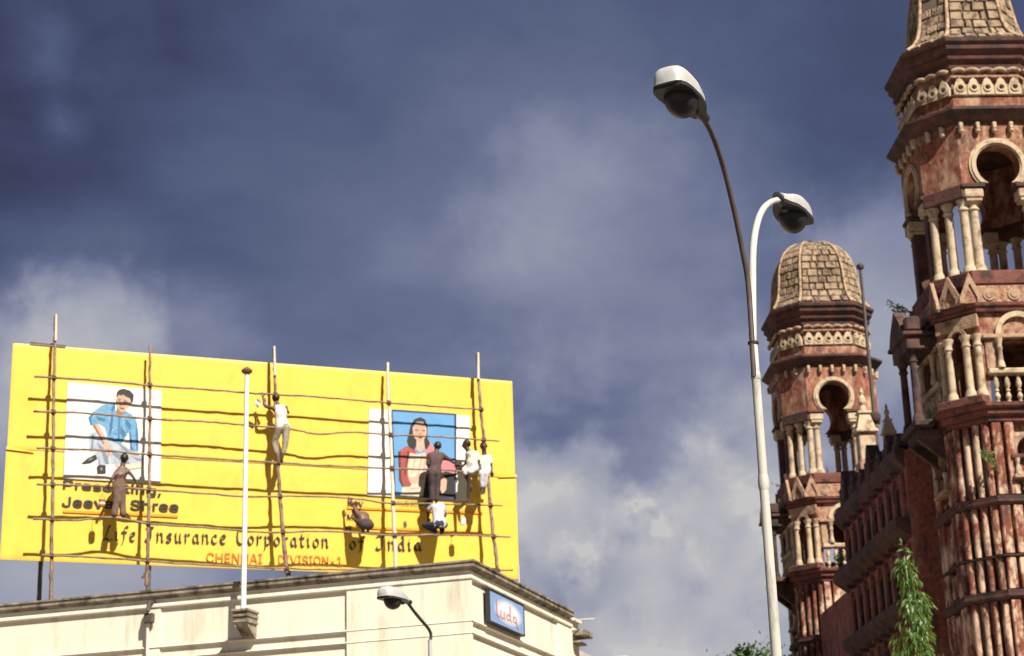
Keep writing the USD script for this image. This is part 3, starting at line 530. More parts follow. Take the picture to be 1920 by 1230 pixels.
for p_, *_ in UPR:                                                   # lashings where a ledger crosses an upright
    P = np.array(sorted(p_, key=lambda k: k[1]))
    for L in LED:
        L = np.array(L); y = 800.0
        for _ in range(6):
            x = np.interp(y, P[:, 1], P[:, 0]); y = np.interp(x, L[:, 0], L[:, 1])
        if L[0, 0] - 2 <= x <= L[-1, 0] + 2:
            c = S(x, y, .03); part(sc, 'lashing', [lathe([(.045, -.055), (.07, -.03), (.072, .03), (.045, .055)], 7, c), tube([c + [-.06, -.03, .05], c + [.05, -.06, -.05]], .018, 5)], 'rope')
part(sc, 'lashing', tube([S(277, 1062, .03), S(270, 1080, .05), S(266, 1084, .05)], .03, 6), 'rope')

# ------------------------------------------------------------------ people on the scaffold
def chain(pts, rs): return [((np.asarray(a, float), ra), (np.asarray(b, float), rb)) for a, b, ra, rb in zip(pts[:-1], pts[1:], rs[:-1], rs[1:])]
def sph(c, r, n=16): return m3.Manifold.sphere(r, n).translate(list(map(float, c)))
def hull(*cr): return m3.Manifold.batch_hull([sph(c, r) for c, r in cr])
def union(ms): return m3.Manifold.batch_boolean(ms, m3.OpType.Add)
def crumple(t_, seed, a=.011):
    n = t_.vertex_normals; v = t_.vertices; k = meshkit.fbm(v * [16, 16, 9], 3, seed) - .5; t_.vertices = v + n * (k * 2 * a)[:, None]; return t_
def smoothed(m, edge=.035, it=6):
    t_ = as_tm(m.refine_to_length(edge)); t_ = trimesh.Trimesh(t_.vertices, t_.faces, process=True)
    trimesh.smoothing.filter_taubin(t_, .5, -.52, it); return t_
def hand(w, dirv, side, curl=.6):
    """palm, four unequal bent fingers and a thumb; dirv: from wrist to knuckles"""
    d = unit(dirv); sd = np.asarray(side, float); sd = unit(sd - d * (sd @ d)); nn = np.cross(d, sd)
    k = np.asarray(w, float) + d * .085; out = [hull((w, .026), (k + sd * .028, .015), (k - sd * .03, .015))]
    for j, (off_, L) in enumerate(((-.030, .06), (-.010, .07), (.010, .075), (.029, .066))):
        a = k + sd * off_; b = a + d * L * .5 + nn * L * .2 * curl; c = b + unit(d * (1 - curl) + nn * curl) * L * .5
        out += [hull((a, .011), (b, .0095)), hull((b, .0095), (c, .008))]
    a = np.asarray(w, float) + d * .03 + sd * .03; b = a + unit(d + sd * 1.1) * .04; c = b + unit(d + nn * .5) * .032
    return out + [hull((a, .014), (b, .012)), hull((b, .012), (c, .010))]
GRP = None
def person(label, J, skin, face, clothes, hair=True):
    """J: joints in the scaffold frame. clothes: list of (name, material, kind, reach)"""
    J = {k: np.asarray(v, float) for k, v in J.items()}
    low = min(v[2] for v in J.values()); mid = (J['hipL'] + J['hipR']) / 2
    t_ = thing('person', label, 'person', BO, BA, group='men at work on the scaffold', base=(mid[0], mid[1], low - .05))
    up = unit(J['neck'] - mid); across = unit(J['shR'] - J['shL']); fwd = unit(np.cross(up, across))   # chest side
    waist = mid + (J['neck'] - mid) * .38 + fwd * -.01 * 0
    chL, chR = J['shL'] * .72 + J['shR'] * .28 - up * .14, J['shR'] * .72 + J['shL'] * .28 - up * .14
    def torso(g):
        return [hull((J['hipL'], .094 + g), (J['hipR'], .094 + g), (waist - across * .05, .086 + g), (waist + across * .05, .086 + g)), hull((waist - across * .05, .086 + g), (waist + across * .05, .086 + g), (chL, .098 + g), (chR, .098 + g)),
                hull((chL, .098 + g), (chR, .098 + g), (J['shL'], .056 + g), (J['shR'], .056 + g), (J['neck'] - up * .06, .075 + g))]
    hd, fc = J['head'], unit(face); hu = unit(hd - J['neck']); hu = unit(hu + np.array([0, 0, .4])); fc = unit(fc - hu * (fc @ hu)); hs = np.cross(hu, fc)
    body = torso(0) + [hull((J['neck'] - up * .05, .062), (hd - hu * .06, .055)), hull((hd + hu * .03 - fc * .015, .092), (hd + hu * .02 + fc * .02, .085), (hd - hu * .085 + fc * .045, .045)), hull((hd - hu * .005 + fc * .10, .012), (hd - hu * .03 + fc * .115, .016))]
    body += [hull((hd + hs * e * .088, .014), (hd + hs * e * .095 - fc * .012 + hu * .03, .018)) for e in (-1, 1)]
    body += [hull((hd - hu * .065 + fc * .09 - hs * .02, .009), (hd - hu * .065 + fc * .09 + hs * .02, .009))]
    hands = []
    for e in 'LR':
        body += [hull(*c) for c in chain([J['sh' + e], J['el' + e], J['wr' + e]], [.050, .037, .026])]
        body += [hull(*c) for c in chain([J['hip' + e], J['kn' + e], J['an' + e]], [.086, .055, .037])]
        ft = J['toe' + e]; body += [hull((J['an' + e] - [0, 0, .03], .04), (ft, .026), (ft * .6 + J['an' + e] * .4 - [0, 0, .025], .04))]
        body += [hull((ft + unit(ft - J['an' + e] + 1e-6) * .02 + across * q_, .013), (ft + across * q_ * .8, .016)) for q_ in (-.03, -.01, .012, .03)]
        hands += hand(J['wr' + e], J['wr' + e] - J['el' + e] if 'hd' + e not in J else J['hd' + e] - J['wr' + e], across if e == 'L' else -across)
    skinm = smoothed(union(body), .035, 7)
    hm = union(hands)
    try: bodym = as_tm(manif(skinm) + hm)
    except Exception: bodym = trimesh.util.concatenate([skinm, as_tm(hm)])
    part(t_, 'body', bodym, skin, True)
    part(t_, 'eyes', [moved(trimesh.creation.icosphere(1, .012), hd + hu * .012 + fc * .096 + hs * e * .034) for e in (-1, 1)], 'hair')
    if hair:
        h_ = union([hull((hd + hu * .045 - fc * .028, .100), (hd + hu * .005 - fc * .045, .088))]) - hull((hd - hu * .02 + fc * .11, .085), (hd - hu * .12 + fc * .03, .09))
        part(t_, 'hair', smoothed(h_, .03, 3), 'hair', True)
    for nm, m_, kind, reach in clothes:
        if kind == 'top':
            k = torso(.014)
            for e in 'LR':
                if reach > 0:
                    a, b = J['sh' + e], J['el' + e]; k += [hull((a, .068), (a + (b - a) * reach, .056))]
            cut = union(k) - hull((J['neck'] + up * .05, .072), (J['neck'] - up * .02 + fwd * .03, .06))
            # open the shirt below the waist
            part(t_, nm, crumple(smoothed(cut, .03, 4), 3), m_, True)
        elif kind == 'vest':
            k = union(torso(.012)) - union([hull((J['sh' + e] + across * (.05 if e == 'R' else -.05), .085), (J['sh' + e] + across * (.02 if e == 'R' else -.02) - up * .06, .06)) for e in 'LR']) - hull((J['neck'] + up * .05, .08), (J['neck'] + fwd * .05, .075))
            part(t_, nm, crumple(smoothed(k, .03, 3), 4, .006), m_, True)
        else:                                                           # trousers, lungi, shorts
            k = [hull((J['hipL'], .108), (J['hipR'], .108), (waist * .55 + mid * .45 - across * .045, .10), (waist * .55 + mid * .45 + across * .045, .10))]
            for e in 'LR':
                a, b, c = J['hip' + e], J['kn' + e], J['an' + e]
                if reach <= 1: k += [hull((a, .104), (a + (b - a) * reach, .078))]
                else:
                    f_ = reach - 1; r2 = .085 if nm in ('lungi', 'loose_trousers') else .066
                    k += [hull((a, .104), (b, .078)), hull((b, .078), (b + (c - b) * f_, r2))]
            if nm == 'lungi': k += [hull((J['hipL'], .11), (J['hipR'], .11), (J['knL'], .09), (J['knR'], .09))]
            part(t_, nm, crumple(smoothed(union(k), .03, 4), 5, .014), m_, True)
    return t_
def Jt(d):
    """joints given as (px, py, distance in front of the scaffold plane)"""
    return {k: S(v[0], v[1], v[2]) for k, v in d.items()}
IN = (0, 1, 0)                                                          # towards the board
people = {}
P1 = Jt(dict(head=(233, 861, .02), neck=(228, 876, .0), shL=(219, 883, .05), shR=(237, 880, .02), elL=(210, 898, .16), wrL=(204, 909, .1), elR=(250, 894, .14), wrR=(257, 908, .08),
             hipL=(219, 911, .05), hipR=(228, 911, .05), knL=(218, 942, .06), knR=(229, 942, .0), anL=(214, 966, .07), anR=(231, 966, .05), toeL=(211, 970, -.06), toeR=(234, 970, -.08)))
person('bare-backed man in a long brown wrap, standing before the left picture', P1, 'skin_brown', IN + np.array([.25, 0, -.2]), [('lungi', 'lungi_brown', 'legs', 1.92)])
P2 = Jt(dict(head=(517, 748, -.02), neck=(521, 760, .02), shL=(515, 766, .06), shR=(533, 764, .04), elL=(496, 762, .12), wrL=(493, 744, .08), elR=(541, 775, -.10), wrR=(538, 768, -.28),
             hipL=(524, 803, .1), hipR=(537, 801, .08), knL=(514, 829, -.06), knR=(535, 833, .1), anL=(521, 863, .06), anR=(528, 862, .1), toeL=(519, 868, -.05), toeR=(529, 866, -.03)))
person('man in a white vest and rolled khaki trousers, reaching up high on the middle upright', P2, 'skin_dark', IN + np.array([-.2, 0, .15]), [('vest', 'vest_white', 'vest', 0), ('trousers', 'khaki', 'legs', 1.55)])
P3 = Jt(dict(head=(668, 962, -.16), neck=(675, 961, -.05), shL=(669, 962, .0), shR=(687, 963, -.05), elL=(663, 948, -.06), wrL=(657, 937, -.18), elR=(690, 978, -.2), wrR=(680, 975, -.36),
             hipL=(681, 984, .14), hipR=(694, 985, .12), knL=(664, 972, -.12), knR=(692, 975, -.22), anL=(682, 995, .02), anR=(690, 995, .02), toeL=(679, 999, -.14), toeR=(688, 999, -.14)))
person('bare-backed man squatting low on the ledger, left arm raised to the lettering', P3, 'skin_tan', IN + np.array([-.5, 0, -.2]), [('shorts', 'dark_trousers', 'legs', .6)])
P4 = Jt(dict(head=(803, 946, -.18), neck=(814, 945, -.04), shL=(810, 948, .02), shR=(831, 947, .0), elL=(801, 957, -.06), wrL=(803, 972, -.2), elR=(836, 966, -.15), wrR=(826, 975, -.34),
             hipL=(819, 984, .16), hipR=(832, 984, .16), knL=(796, 985, -.12), knR=(827, 978, -.25), anL=(817, 997, .02), anR=(829, 998, .02), toeL=(813, 1002, -.14), toeR=(826, 1002, -.14)))
person('man in a pale checked shirt squatting under the picture of the woman', P4, 'skin_dark', IN + np.array([-.4, 0, -.2]), [('trousers', 'navy_trousers', 'legs', 1.9), ('shirt', 'check_shirt', 'top', .8)])
P5 = Jt(dict(head=(820, 838, -.04), neck=(817, 849, .0), shL=(805, 853, .03), shR=(829, 853, .02), elL=(802, 872, .0), wrL=(806, 882, -.16), elR=(842, 862, -.06), wrR=(856, 871, -.2),
             hipL=(809, 888, .06), hipR=(821, 887, .05), knL=(810, 914, .0), knR=(820, 914, .04), anL=(810, 938, .06), anR=(818, 937, .06), toeL=(807, 943, -.06), toeR=(818, 942, -.06)))
person('man in dark brown shirt and trousers standing with his back turned, right arm out', P5, 'skin_dark', IN + np.array([.2, 0, 0]), [('trousers', 'dark_trousers', 'legs', 1.95), ('shirt', 'brown_shirt', 'top', .9)])
P6 = Jt(dict(head=(874, 834, .04), neck=(879, 847, .06), shL=(877, 852, -.05), shR=(893, 850, .14), elL=(876, 866, -.08), wrL=(866, 876, -.2), elR=(899, 866, .2), wrR=(892, 876, .1),
             hipL=(883, 878, .06), hipR=(891, 878, .16), knL=(872, 889, .05), knR=(880, 885, .30), anL=(884, 914, .12), anR=(878, 934, .14), toeL=(880, 921, .05), toeR=(868, 945, .1)))
person('man in a white shirt and pale shorts sitting on the ledger, turned left, legs hanging', P6, 'skin_dark', np.array([-.9, .25, -.1]), [('shorts', 'shorts_white', 'legs', .95), ('shirt', 'white_shirt', 'top', .75)])
P7 = Jt(dict(head=(907, 838, .10), neck=(908, 852, .08), shL=(918, 857, .1), shR=(902, 858, .06), elL=(921, 872, .16), wrL=(922, 884, .1), elR=(899, 874, .16), wrR=(903, 884, .24),
             hipL=(914, 882, .1), hipR=(905, 882, .08), knL=(911, 889, .32), knR=(903, 889, .30), anL=(908, 918, .22), anR=(904, 919, .2), toeL=(907, 925, .32), toeR=(902, 926, .3)))
person('man in a pale shirt sitting at the right ledger end, facing out', P7, 'skin_dark', np.array([-.15, -1, -.5]), [('trousers', 'pale_trousers', 'legs', 1.75), ('shirt', 'white_shirt', 'top', .7)])
# things they hold or have hung up
def cloth(name, label, c, w, h, m_, tilt):
    t_ = thing(name, label, 'cloth', BO, BA, group='white rags in the hands of the man in the vest', base=c)
    nx, nz = 7, 6; X, Z = np.meshgrid(np.linspace(-w / 2, w / 2, nx), np.linspace(-h / 2, h / 2, nz)); Y = .03 * np.sin(X / w * 7 + Z / h * 3); xs = 1 - .35 * (Z / h + .5)
    v = np.stack([c[0] + X * xs * math.cos(tilt) - Z * math.sin(tilt), c[1] + Y, c[2] + X * math.sin(tilt) + Z * math.cos(tilt)], -1).reshape(-1, 3); F = []
    for i in range(nz - 1):
        for j in range(nx - 1):
            a = i * nx + j; F += [(a, a + 1, a + nx + 1), (a, a + nx + 1, a + nx)]
    F = np.array(F); v2 = v + [0, .008, 0]; part(t_, 'fabric', trimesh.Trimesh(np.vstack([v, v2]), np.vstack([F, F[:, ::-1] + len(v)]), process=False), m_, True)
cloth('rag', 'white rag held out to the left by the man in the vest', S(484, 756, .05), .16, .17, 'cloth_white', .7)
cloth('rag', 'white rag between the raised arm and head of the man in the vest', S(496.5, 753, .02), .09, .16, 'cloth_white', .2)
def tin(label, c, m1, drop):
    t_ = thing('paint_tin', label, 'tin', BO, BA, group='paint tins hanging on strings', base=c)
    part(t_, 'can', lathe([(.07, 0), (.075, .01), (.075, .15), (.08, .155), (.08, .165), (.066, .165), (.066, .05), (.001, .05)], 12, c), m1, 40)
    part(t_, 'band', lathe([(.0765, .05), (.078, .052), (.078, .10), (.0765, .102)], 12, c), 'cloth_white', 40)
    part(t_, 'handle', tube([c + [-.075, 0, .15], c + [-.05, 0, .24], c + [0, 0, .27], c + [.05, 0, .24], c + [.075, 0, .15]], .006, 5), 'steel_dark')
    part(t_, 'string', tube([c + [0, 0, .26], c + [0, .02, drop]], .006, 5), 'rope')
tin('paint tin hanging by a string beside the man in the brown wrap', S(191, 950, .08), 'tin_red', .52)
tin('paint tin hanging by a string under the sitting man in white', S(868, 984, .02), 'white_paint', .55)

# ------------------------------------------------------------------ red brick palace: two towers and the wing between them
TAZ = rad(2.44); TA, TH = 1.878, 1.025
TU = np.array([math.cos(TAZ), math.sin(TAZ), 0]); TV = np.array([-math.sin(TAZ), math.cos(TAZ), 0])
TO = 15.25 * TU + (46.0 + TA) * TV
bld = thing('red_brick_building', 'weathered red brick building with two domed corner towers joined by a dark side wing', 'building', TO, TAZ)
def ringpts(off, h=None):
    A, hh = TA + off, (TH + .4142 * off if h is None else h)
    return [(hh, -A), (A, -hh), (A, hh), (hh, A), (-hh, A), (-A, hh), (-A, -hh), (-hh, -A)]
def loft(prof):
    """chamfered-square tower piece from (offset, z) pairs, closed"""
    V, F = [], []; n = 8
    for o, z in prof: V += [(x, y, z) for x, y in ringpts(o)]
    for i in range(len(prof) - 1):
        for j in range(n):
            k = (j + 1) % n; F += [(i * n + j, i * n + k, (i + 1) * n + k), (i * n + j, (i + 1) * n + k, (i + 1) * n + j)]
    b = len(V); V += [(0, 0, prof[0][1]), (0, 0, prof[-1][1])]; m = (len(prof) - 1) * n
    for j in range(n):
        k = (j + 1) % n; F += [(b, k, j), (b + 1, m + j, m + k)]
    return trimesh.Trimesh(V, F, process=False)
FACES = [(0, 'card'), (1, 'diag'), (2, 'card'), (3, 'diag'), (4, 'card'), (5, 'diag'), (6, 'card'), (7, 'diag')]
def on_face(k, m, off=0.0, drop=0.0):
    """m drawn with x along the face, -y outwards from the face plane, z up; k=0 front, 1 front-left chamfer, 2 left ..."""
    d = TA + off if k % 2 == 0 else (TA + TH + 1.4142 * off * 1.0) / math.sqrt(2)
    return rotz(moved(m, (0, -d, 0)), -k * math.pi / 4)
VIS = (0, 1, 2, 7, 6, 3, 4, 5)
def column(x, y, z0, z1, r, n=14, base=True):
    P = ([(r * 1.55, z0), (r * 1.6, z0 + .05), (r * 1.35, z0 + .09), (r * 1.42, z0 + .13), (r * 1.12, z0 + .18)] if base else [(r * 1.1, z0)])
    P += [(r, z0 + .24), (r * .9, z1 - .32), (r * 1.15, z1 - .30), (r * 1.2, z1 - .26), (r * .95, z1 - .22), (r * 1.05, z1 - .14), (r * 1.45, z1 - .05), (r * 1.5, z1)]
    return lathe(P, n, (x, y, 0))
BAL = [(.06, 0), (.062, .05), (.035, .07), (.075, .15), (.08, .2), (.05, .27), (.032, .31), (.06, .34), (.06, .37), (.034, .40), (.07, .48), (.082, .56), (.06, .68), (.03, .76), (.05, .80)]
def keyhole_cut(r, zc, zlow, half, L):
    c = Point(0, zc).buffer(r, 32); p = unary_union([c.intersection(sbox(-r, zlow + .02, r, zc + r)), sbox(-half, zlow - .3, half, zlow + .18)])
    return manif(upright(extr(p, L), L / 2))
def arch_poly(w, z0, zs):
    return unary_union([sbox(-w, z0, w, zs), Point(0, zs).buffer(w, 16).intersection(sbox(-w, zs - .01, w, zs + w))])
def tower(y0, seed):
    R = np.random.default_rng(seed); T = lambda m: moved(m, (0, y0, 0))
    # shaft
    low = manif(loft([(-.20, 0), (-.20, 14.0)]))
    for k in (0, 2, 4, 6):
        low = low - manif(on_face(k, upright(extr(arch_poly(.36, 12.55, 13.15), .6), .45), -.10))
    sh = part(bld, 'tower', T(as_tm(low)), 'weathered_brick')
    P = lambda nm, m, mt, smooth=False, **kw: part(sh, nm, T(as_tm(m)), mt, smooth, **kw)
    # flat pilasters, round shafts and string courses, storey by storey
    for z0, z1 in ((6.6, 9.30), (9.56, 10.38), (10.46, 11.72), (11.98, 13.90)):
        for k in VIS[:5]:
            if k % 2 == 0:
                for x in (-.86, -.53, .53, .86):
                    P('pilaster', on_face(k, bx(x - .12, x + .12, -.10, .12, z0 + .003, z1 - .003, .02), -.10), 'weathered_brick')
            else:
                for x in (-.42, -.14, .14, .42):
                    P('round_shaft', on_face(k, lathe([(.10, z0 + .003), (.10, z1 - .003)], 12, (x, -.02, 0)), -.10), 'weathered_brick', 50)
        for k in (0, 2):
            P('panel', on_face(k, bx(-.34, .34, -.05, .12, z0 + .12, z1 - .12 if z1 < 13 else 12.2, .01), -.10), 'weathered_brick')
    for z, h, o in ((9.31, .24, .07), (10.385, .07, .04), (11.73, .23, .07)):
        P('string_course', loft([(-.24, z), (o - .07, z + .002), (o, z + h * .3), (o, z + h * .55), (o - .04, z + h * .6), (o - .03, z + h), (-.24, z + h)]), 'sooty_moulding')
    P('gallery_cornice', loft([(-.24, 13.90), (-.05, 13.902), (.02, 13.93), (.04, 14.02), (.0, 14.04), (.14, 14.10), (.16, 14.20), (.12, 14.22), (.26, 14.28), (.28, 14.37), (-.2, 14.371)]), 'red_moulding')
    for k in (0, 2, 6, 4):                                              # small niche windows below the gallery
        P('niche_surround', on_face(k, plate(arch_poly(.50, 12.50, 13.15).difference(arch_poly(.37, 12.3, 13.15)), .11, .18), -.10), 'tan_stone')
        P('niche_lintel', on_face(k, bx(-.56, .56, -.16, .11, 12.92, 13.03, .015), -.10), 'sooty_moulding')
        P('niche_sill', on_face(k, bx(-.56, .56, -.24, .11, 12.38, 12.49, .02), -.10), 'tan_stone')
        for x in (-.43, .43): P('niche_column', on_face(k, column(x, -.14, 12.50, 12.915, .05, 8), -.10), 'cream_stone', 50)
    # gallery storey, hollow
    g = manif(loft([(-.02, 14.38), (-.02, 16.86)])) - manif(loft([(-.42, 14.2), (-.42, 16.7)]))
    for k in (0, 2, 4, 6):
        op = unary_union([sbox(-.88, 14.4, .88, 15.20), sbox(-.50, 15.19, .50, 16.14)])
        g = g - manif(on_face(k, upright(extr(op, 1.2), .8), 0))
    for k in (1, 3, 5, 7):
        g = g - manif(on_face(k, upright(extr(arch_poly(.17, 14.62, 16.30), 1.2), .8), 0))
    P('gallery_wall', as_tm(g), 'terracotta_brick')
    for k in VIS:
        if k % 2 == 0:
            for x in (-.74, -.45, -.15, .15, .45, .74):
                P('baluster', on_face(k, lathe([(r, z * .93 + 14.40) for r, z in BAL], 10, (x, -.02, 0)), 0), 'cream_stone', 50)
            P('rail', on_face(k, bx(-.92, .92, -.14, .14, 15.16, 15.32, .03), 0), 'cream_stone')
            for x in (-.57, .57): P('gallery_post', on_face(k, column(x, -.10, 15.325, 16.13, .07, 10), 0), 'cream_stone', 50)
            for x in (-.78, .78): P('side_panel', on_face(k, bx(x - .14, x + .14, -.03, .05, 15.34, 16.12, .01), 0), 'tan_stone')
            P('lintel', on_face(k, bx(-.98, .98, -.13, .1, 16.14, 16.25, .02), 0), 'tan_stone')
            P('lunette', on_face(k, plate(arch_poly(.50, 16.2, 16.26), .05, .04), 0), 'relief_stone')
            P('lunette_arch', on_face(k, plate(Point(0, 16.26).buffer(.62, 24).difference(Point(0, 16.26).buffer(.48, 24)).intersection(sbox(-1, 16.26, 1, 17)), .03, .13), 0), 'cream_stone')
        else:
            for j, x in enumerate((-.52, -.26, .26, .52)):
                P('gallery_column', on_face(k, column(x, -.16 if abs(x) < .4 else -.02, 14.60, 16.28, .105, 12), 0), 'cream_stone', 50)
            P('plinth', on_face(k, [bx(-.68, .68, -.34, .05, 14.38, 14.595, .02)], 0), 'red_moulding')
            for x in (-.26, .26):
                P('arch_ring', on_face(k, plate(Point(0, 16.30).buffer(.27, 16).difference(Point(0, 16.30).buffer(.17, 16)).intersection(sbox(-.4, 16.30, .4, 17)), -.003, .12) if x < 0 else plate(sbox(-.62, 16.5, .62, 16.84).difference(Point(0, 16.30).buffer(.28, 16)), -.003, .10), 0), 'tan_stone')
    P('gallery_band', loft([(-.03, 16.865), (.10, 16.89), (.13, 16.96), (.08, 16.98), (.16, 17.04), (.18, 17.12), (-.03, 17.121)]), 'red_moulding')
    # gablets over the chamfers, relief panels between
    for k in VIS:
        if k % 2:
            for x, a, w in ((-.52, .7, .30), (0, 0, .34), (.52, -.7, .30)):
                tri = Polygon([(-w, 17.13), (w, 17.13), (w, 17.26), (0, 17.98), (-w, 17.26)]); inn = Polygon([(-w * .55, 17.13), (w * .55, 17.13), (w * .55, 17.28), (0, 17.68), (-w * .55, 17.28)])
                gm = trimesh.util.concatenate([plate(tri.difference(inn), 0, .10)]); gm = moved(rotz(gm, -a), (x, -.20 + abs(x) * .18, 0)); P('gablet', on_face(k, gm, 0), 'tan_stone')
                fill = moved(rotz(plate(inn.buffer(-.003), .0, .05), -a), (x, -.20 + abs(x) * .18, 0)); P('gablet_panel', on_face(k, fill, 0), 'relief_stone')
        else:
            P('relief_panel', on_face(k, bx(-1.0, 1.0, -.06, .25, 17.125, 17.62, .02), 0), 'relief_stone')
            for x in (-.66, 0, .66):
                P('rosette', on_face(k, upright(trimesh.util.concatenate([extr(Point(x, 17.37).buffer(.17, 10), .03), extr(Point(x, 17.37).buffer(.10, 8), .05)]), -.058), 0), 'tan_stone')
    P('lantern_base', loft([(-.12, 17.124), (-.12, 17.62), (-.04, 17.63), (.02, 17.70), (.05, 17.90), (.06, 18.0), (.06, 18.05), (-.10, 18.06)]), 'red_moulding')
    # open lantern on columns
    for k in VIS:
        if k % 2 == 0:
            for x in (-.74, .74):
                if k in (2, 6): P('jamb', on_face(k, bx(x - .16, x + .16, .06, .40, 18.06, 20.04, .02), 0), 'sooty_moulding')
                else: P('lantern_column', on_face(k, column(x, .20, 18.06, 20.14, .13, 14), 0), 'cream_stone', 50)
                P('capital', on_face(k, [bx(x - .26, x + .26, -.04, .44, 20.145, 20.42, .03), bx(x - .22, x + .22, -.015, .40, 20.05, 20.143, .02)], 0), 'cream_stone')
                P('abacus', on_face(k, bx(x - .33, x + .31 if x < 0 else x + .33, -.09, .46, 20.425, 20.545, .02), 0), 'sooty_moulding')
        else:
            for x in (-.46, 0, .46):
                P('lantern_column', on_face(k, column(x, .17, 18.06, 20.14, .125, 14), 0), 'cream_stone', 50)
            P('chamfer_beam', on_face(k, [bx(-.62, .62, -.06, .42, 20.145, 20.543, .03)], 0), 'sooty_moulding')
    lan = manif(loft([(0, 20.55), (0, 22.60)])) - manif(loft([(-.40, 20.3), (-.40, 22.4)]))
    kc = keyhole_cut(.60, 21.07, 20.55, .44, 6.0); lan = lan - kc - kc.rotate([0, 0, 90])
    P('lantern_wall', as_tm(lan), 'terracotta_brick')
    for k in (0, 2, 4, 6):
        ann = Point(0, 21.07).buffer(.79, 32).difference(Point(0, 21.07).buffer(.60, 32)).intersection(sbox(-1, 20.56, 1, 22))
        ann2 = Point(0, 21.07).buffer(.73, 32).difference(Point(0, 21.07).buffer(.64, 32)).intersection(sbox(-1, 20.56, 1, 22))
        P('keyhole_arch', on_face(k, [plate(ann, -.002, .045), plate(ann2, -.046, .04)], 0), 'cream_stone')
    # bracketed lower eave
    P('lower_eave', loft([(0.003, 22.30), (.06, 22.32), (.08, 22.40), (.30, 22.60), (.32, 22.62), (.32, 22.70), (.24, 22.74), (-.2, 22.741)]), 'sooty_moulding')
    for k in VIS[:5]:
        n = 5 if k % 2 == 0 else 2
        for x in np.linspace(-.92, .92, n) if n == 5 else (-.22, .22):
            P('bracket', on_face(k, [bx(x - .055, x + .055, -.17, -.003, 22.10, 22.30, .02), trimesh.creation.icosphere(1, .075).apply_translation([x, -.09, 22.07])], 0), 'cream_stone', 40)
    # frieze: plain band, lozenge pieces, rolled scallops, upper mouldings
    P('frieze_band', loft([(-.12, 22.742), (-.10, 23.17), (-.06, 23.18), (-.06, 23.20), (-.16, 23.202)]), 'terracotta_brick')
    P('frieze_core', loft([(-.22, 23.203), (-.22, 24.0)]), 'relief_stone')
    for k in VIS[:5]:
        n = 5 if k % 2 == 0 else 3; W = 1.90 if k % 2 == 0 else 1.02; st = W / n
        for j in range(n):
            x = (j + .5) * st - W / 2; w = st * .47
            lz = Polygon([(x - w, 23.21), (x + w, 23.21), (x + w, 23.44), (x + w * .45, 23.66), (x, 23.72), (x - w * .45, 23.66), (x - w, 23.44)]).difference(Point(x, 23.42).buffer(.06, 10))
            P('lozenge', on_face(k, [plate(lz, .14, .10), plate(Point(x, 23.42).buffer(.12, 12).difference(Point(x, 23.42).buffer(.075, 12)), .04, .03)], 0), 'cream_stone')
            a = np.linspace(0, math.pi, 7); dip = .05 * np.sin(a)
            P('scallop', on_face(k, tube([(x - st / 2 + st * q_ / 6, .06 - .05 * math.sin(a[q_]), 23.90 + dip[q_]) for q_ in range(7)], .07, 8), 0), 'tan_stone', True)
    P('upper_moulding', loft([(-.20, 24.0), (-.10, 24.02), (-.08, 24.12), (-.12, 24.14), (-.10, 24.24), (.0, 24.28), (.02, 24.36), (-.05, 24.38), (.06, 24.50), (.10, 24.54), (.12, 24.64), (.06, 24.66), (.18, 24.74), (.20, 24.84), (.10, 24.86), (.06, 24.92), (-.2, 24.921)]), 'sooty_moulding')
    # bell-shaped dome of stone blocks with ribs
    prof = spline([(1.90, 0, 24.93), (1.72, 0, 25.22), (1.62, 0, 25.55), (1.57, 0, 25.95), (1.52, 0, 26.45), (1.38, 0, 26.95), (1.12, 0, 27.38), (.70, 0, 27.68), (.15, 0, 27.80)], 4); ra, za = prof[:, 0], 24.93 + (prof[:, 2] - 24.93) * 1.07
    if y0 == 0:                                                          # the near tower carries a taller spire
        prof = spline([(1.90, 0, 24.93), (1.64, 0, 25.16), (1.46, 0, 25.5), (1.36, 0, 25.95), (1.29, 0, 26.5), (1.18, 0, 27.2), (.98, 0, 27.9), (.62, 0, 28.5), (.12, 0, 28.8)], 4); ra, za = prof[:, 0], prof[:, 2]
    cumz = np.concatenate([[0], np.cumsum(np.hypot(np.diff(ra), np.diff(za)))])
    def at(u): return np.interp(u, cumz, ra), np.interp(u, cumz, za)
    def pt(k, s_, u, out):
        """point on dome face k at fraction s_ (-1..1) across, u along the meridian, raised by out"""
        r, z = at(u); r2, z2 = at(min(u + .02, cumz[-1])); tx, tz = r2 - r, z2 - z; L = math.hypot(tx, tz) + 1e-9; nx, nz = tz / L, -tx / L
        r, z = r + nx * out, z + nz * out; h = r * TH / TA
        if k % 2 == 0: p = np.array([s_ * h, -r, z]); a = -k * math.pi / 4
        else:
            p0, p1 = np.array([-r, -h]), np.array([-h, -r]); c = p0 + (p1 - p0) * (s_ + 1) / 2; p = np.array([c[0], c[1], z]); a = -(k - 1) * math.pi / 4
        ca, sa = math.cos(a), math.sin(a); return np.array([ca * p[0] - sa * p[1], sa * p[0] + ca * p[1], p[2]])
    core = loft([(ra[i] - TA - .05, za[i]) for i in range(len(ra))]); dm = P('dome', core, 'dome_joint')
    nrow = 12 if y0 else 14; joined = []; edges = np.linspace(0.02, cumz[-1] * .97, nrow + 1)
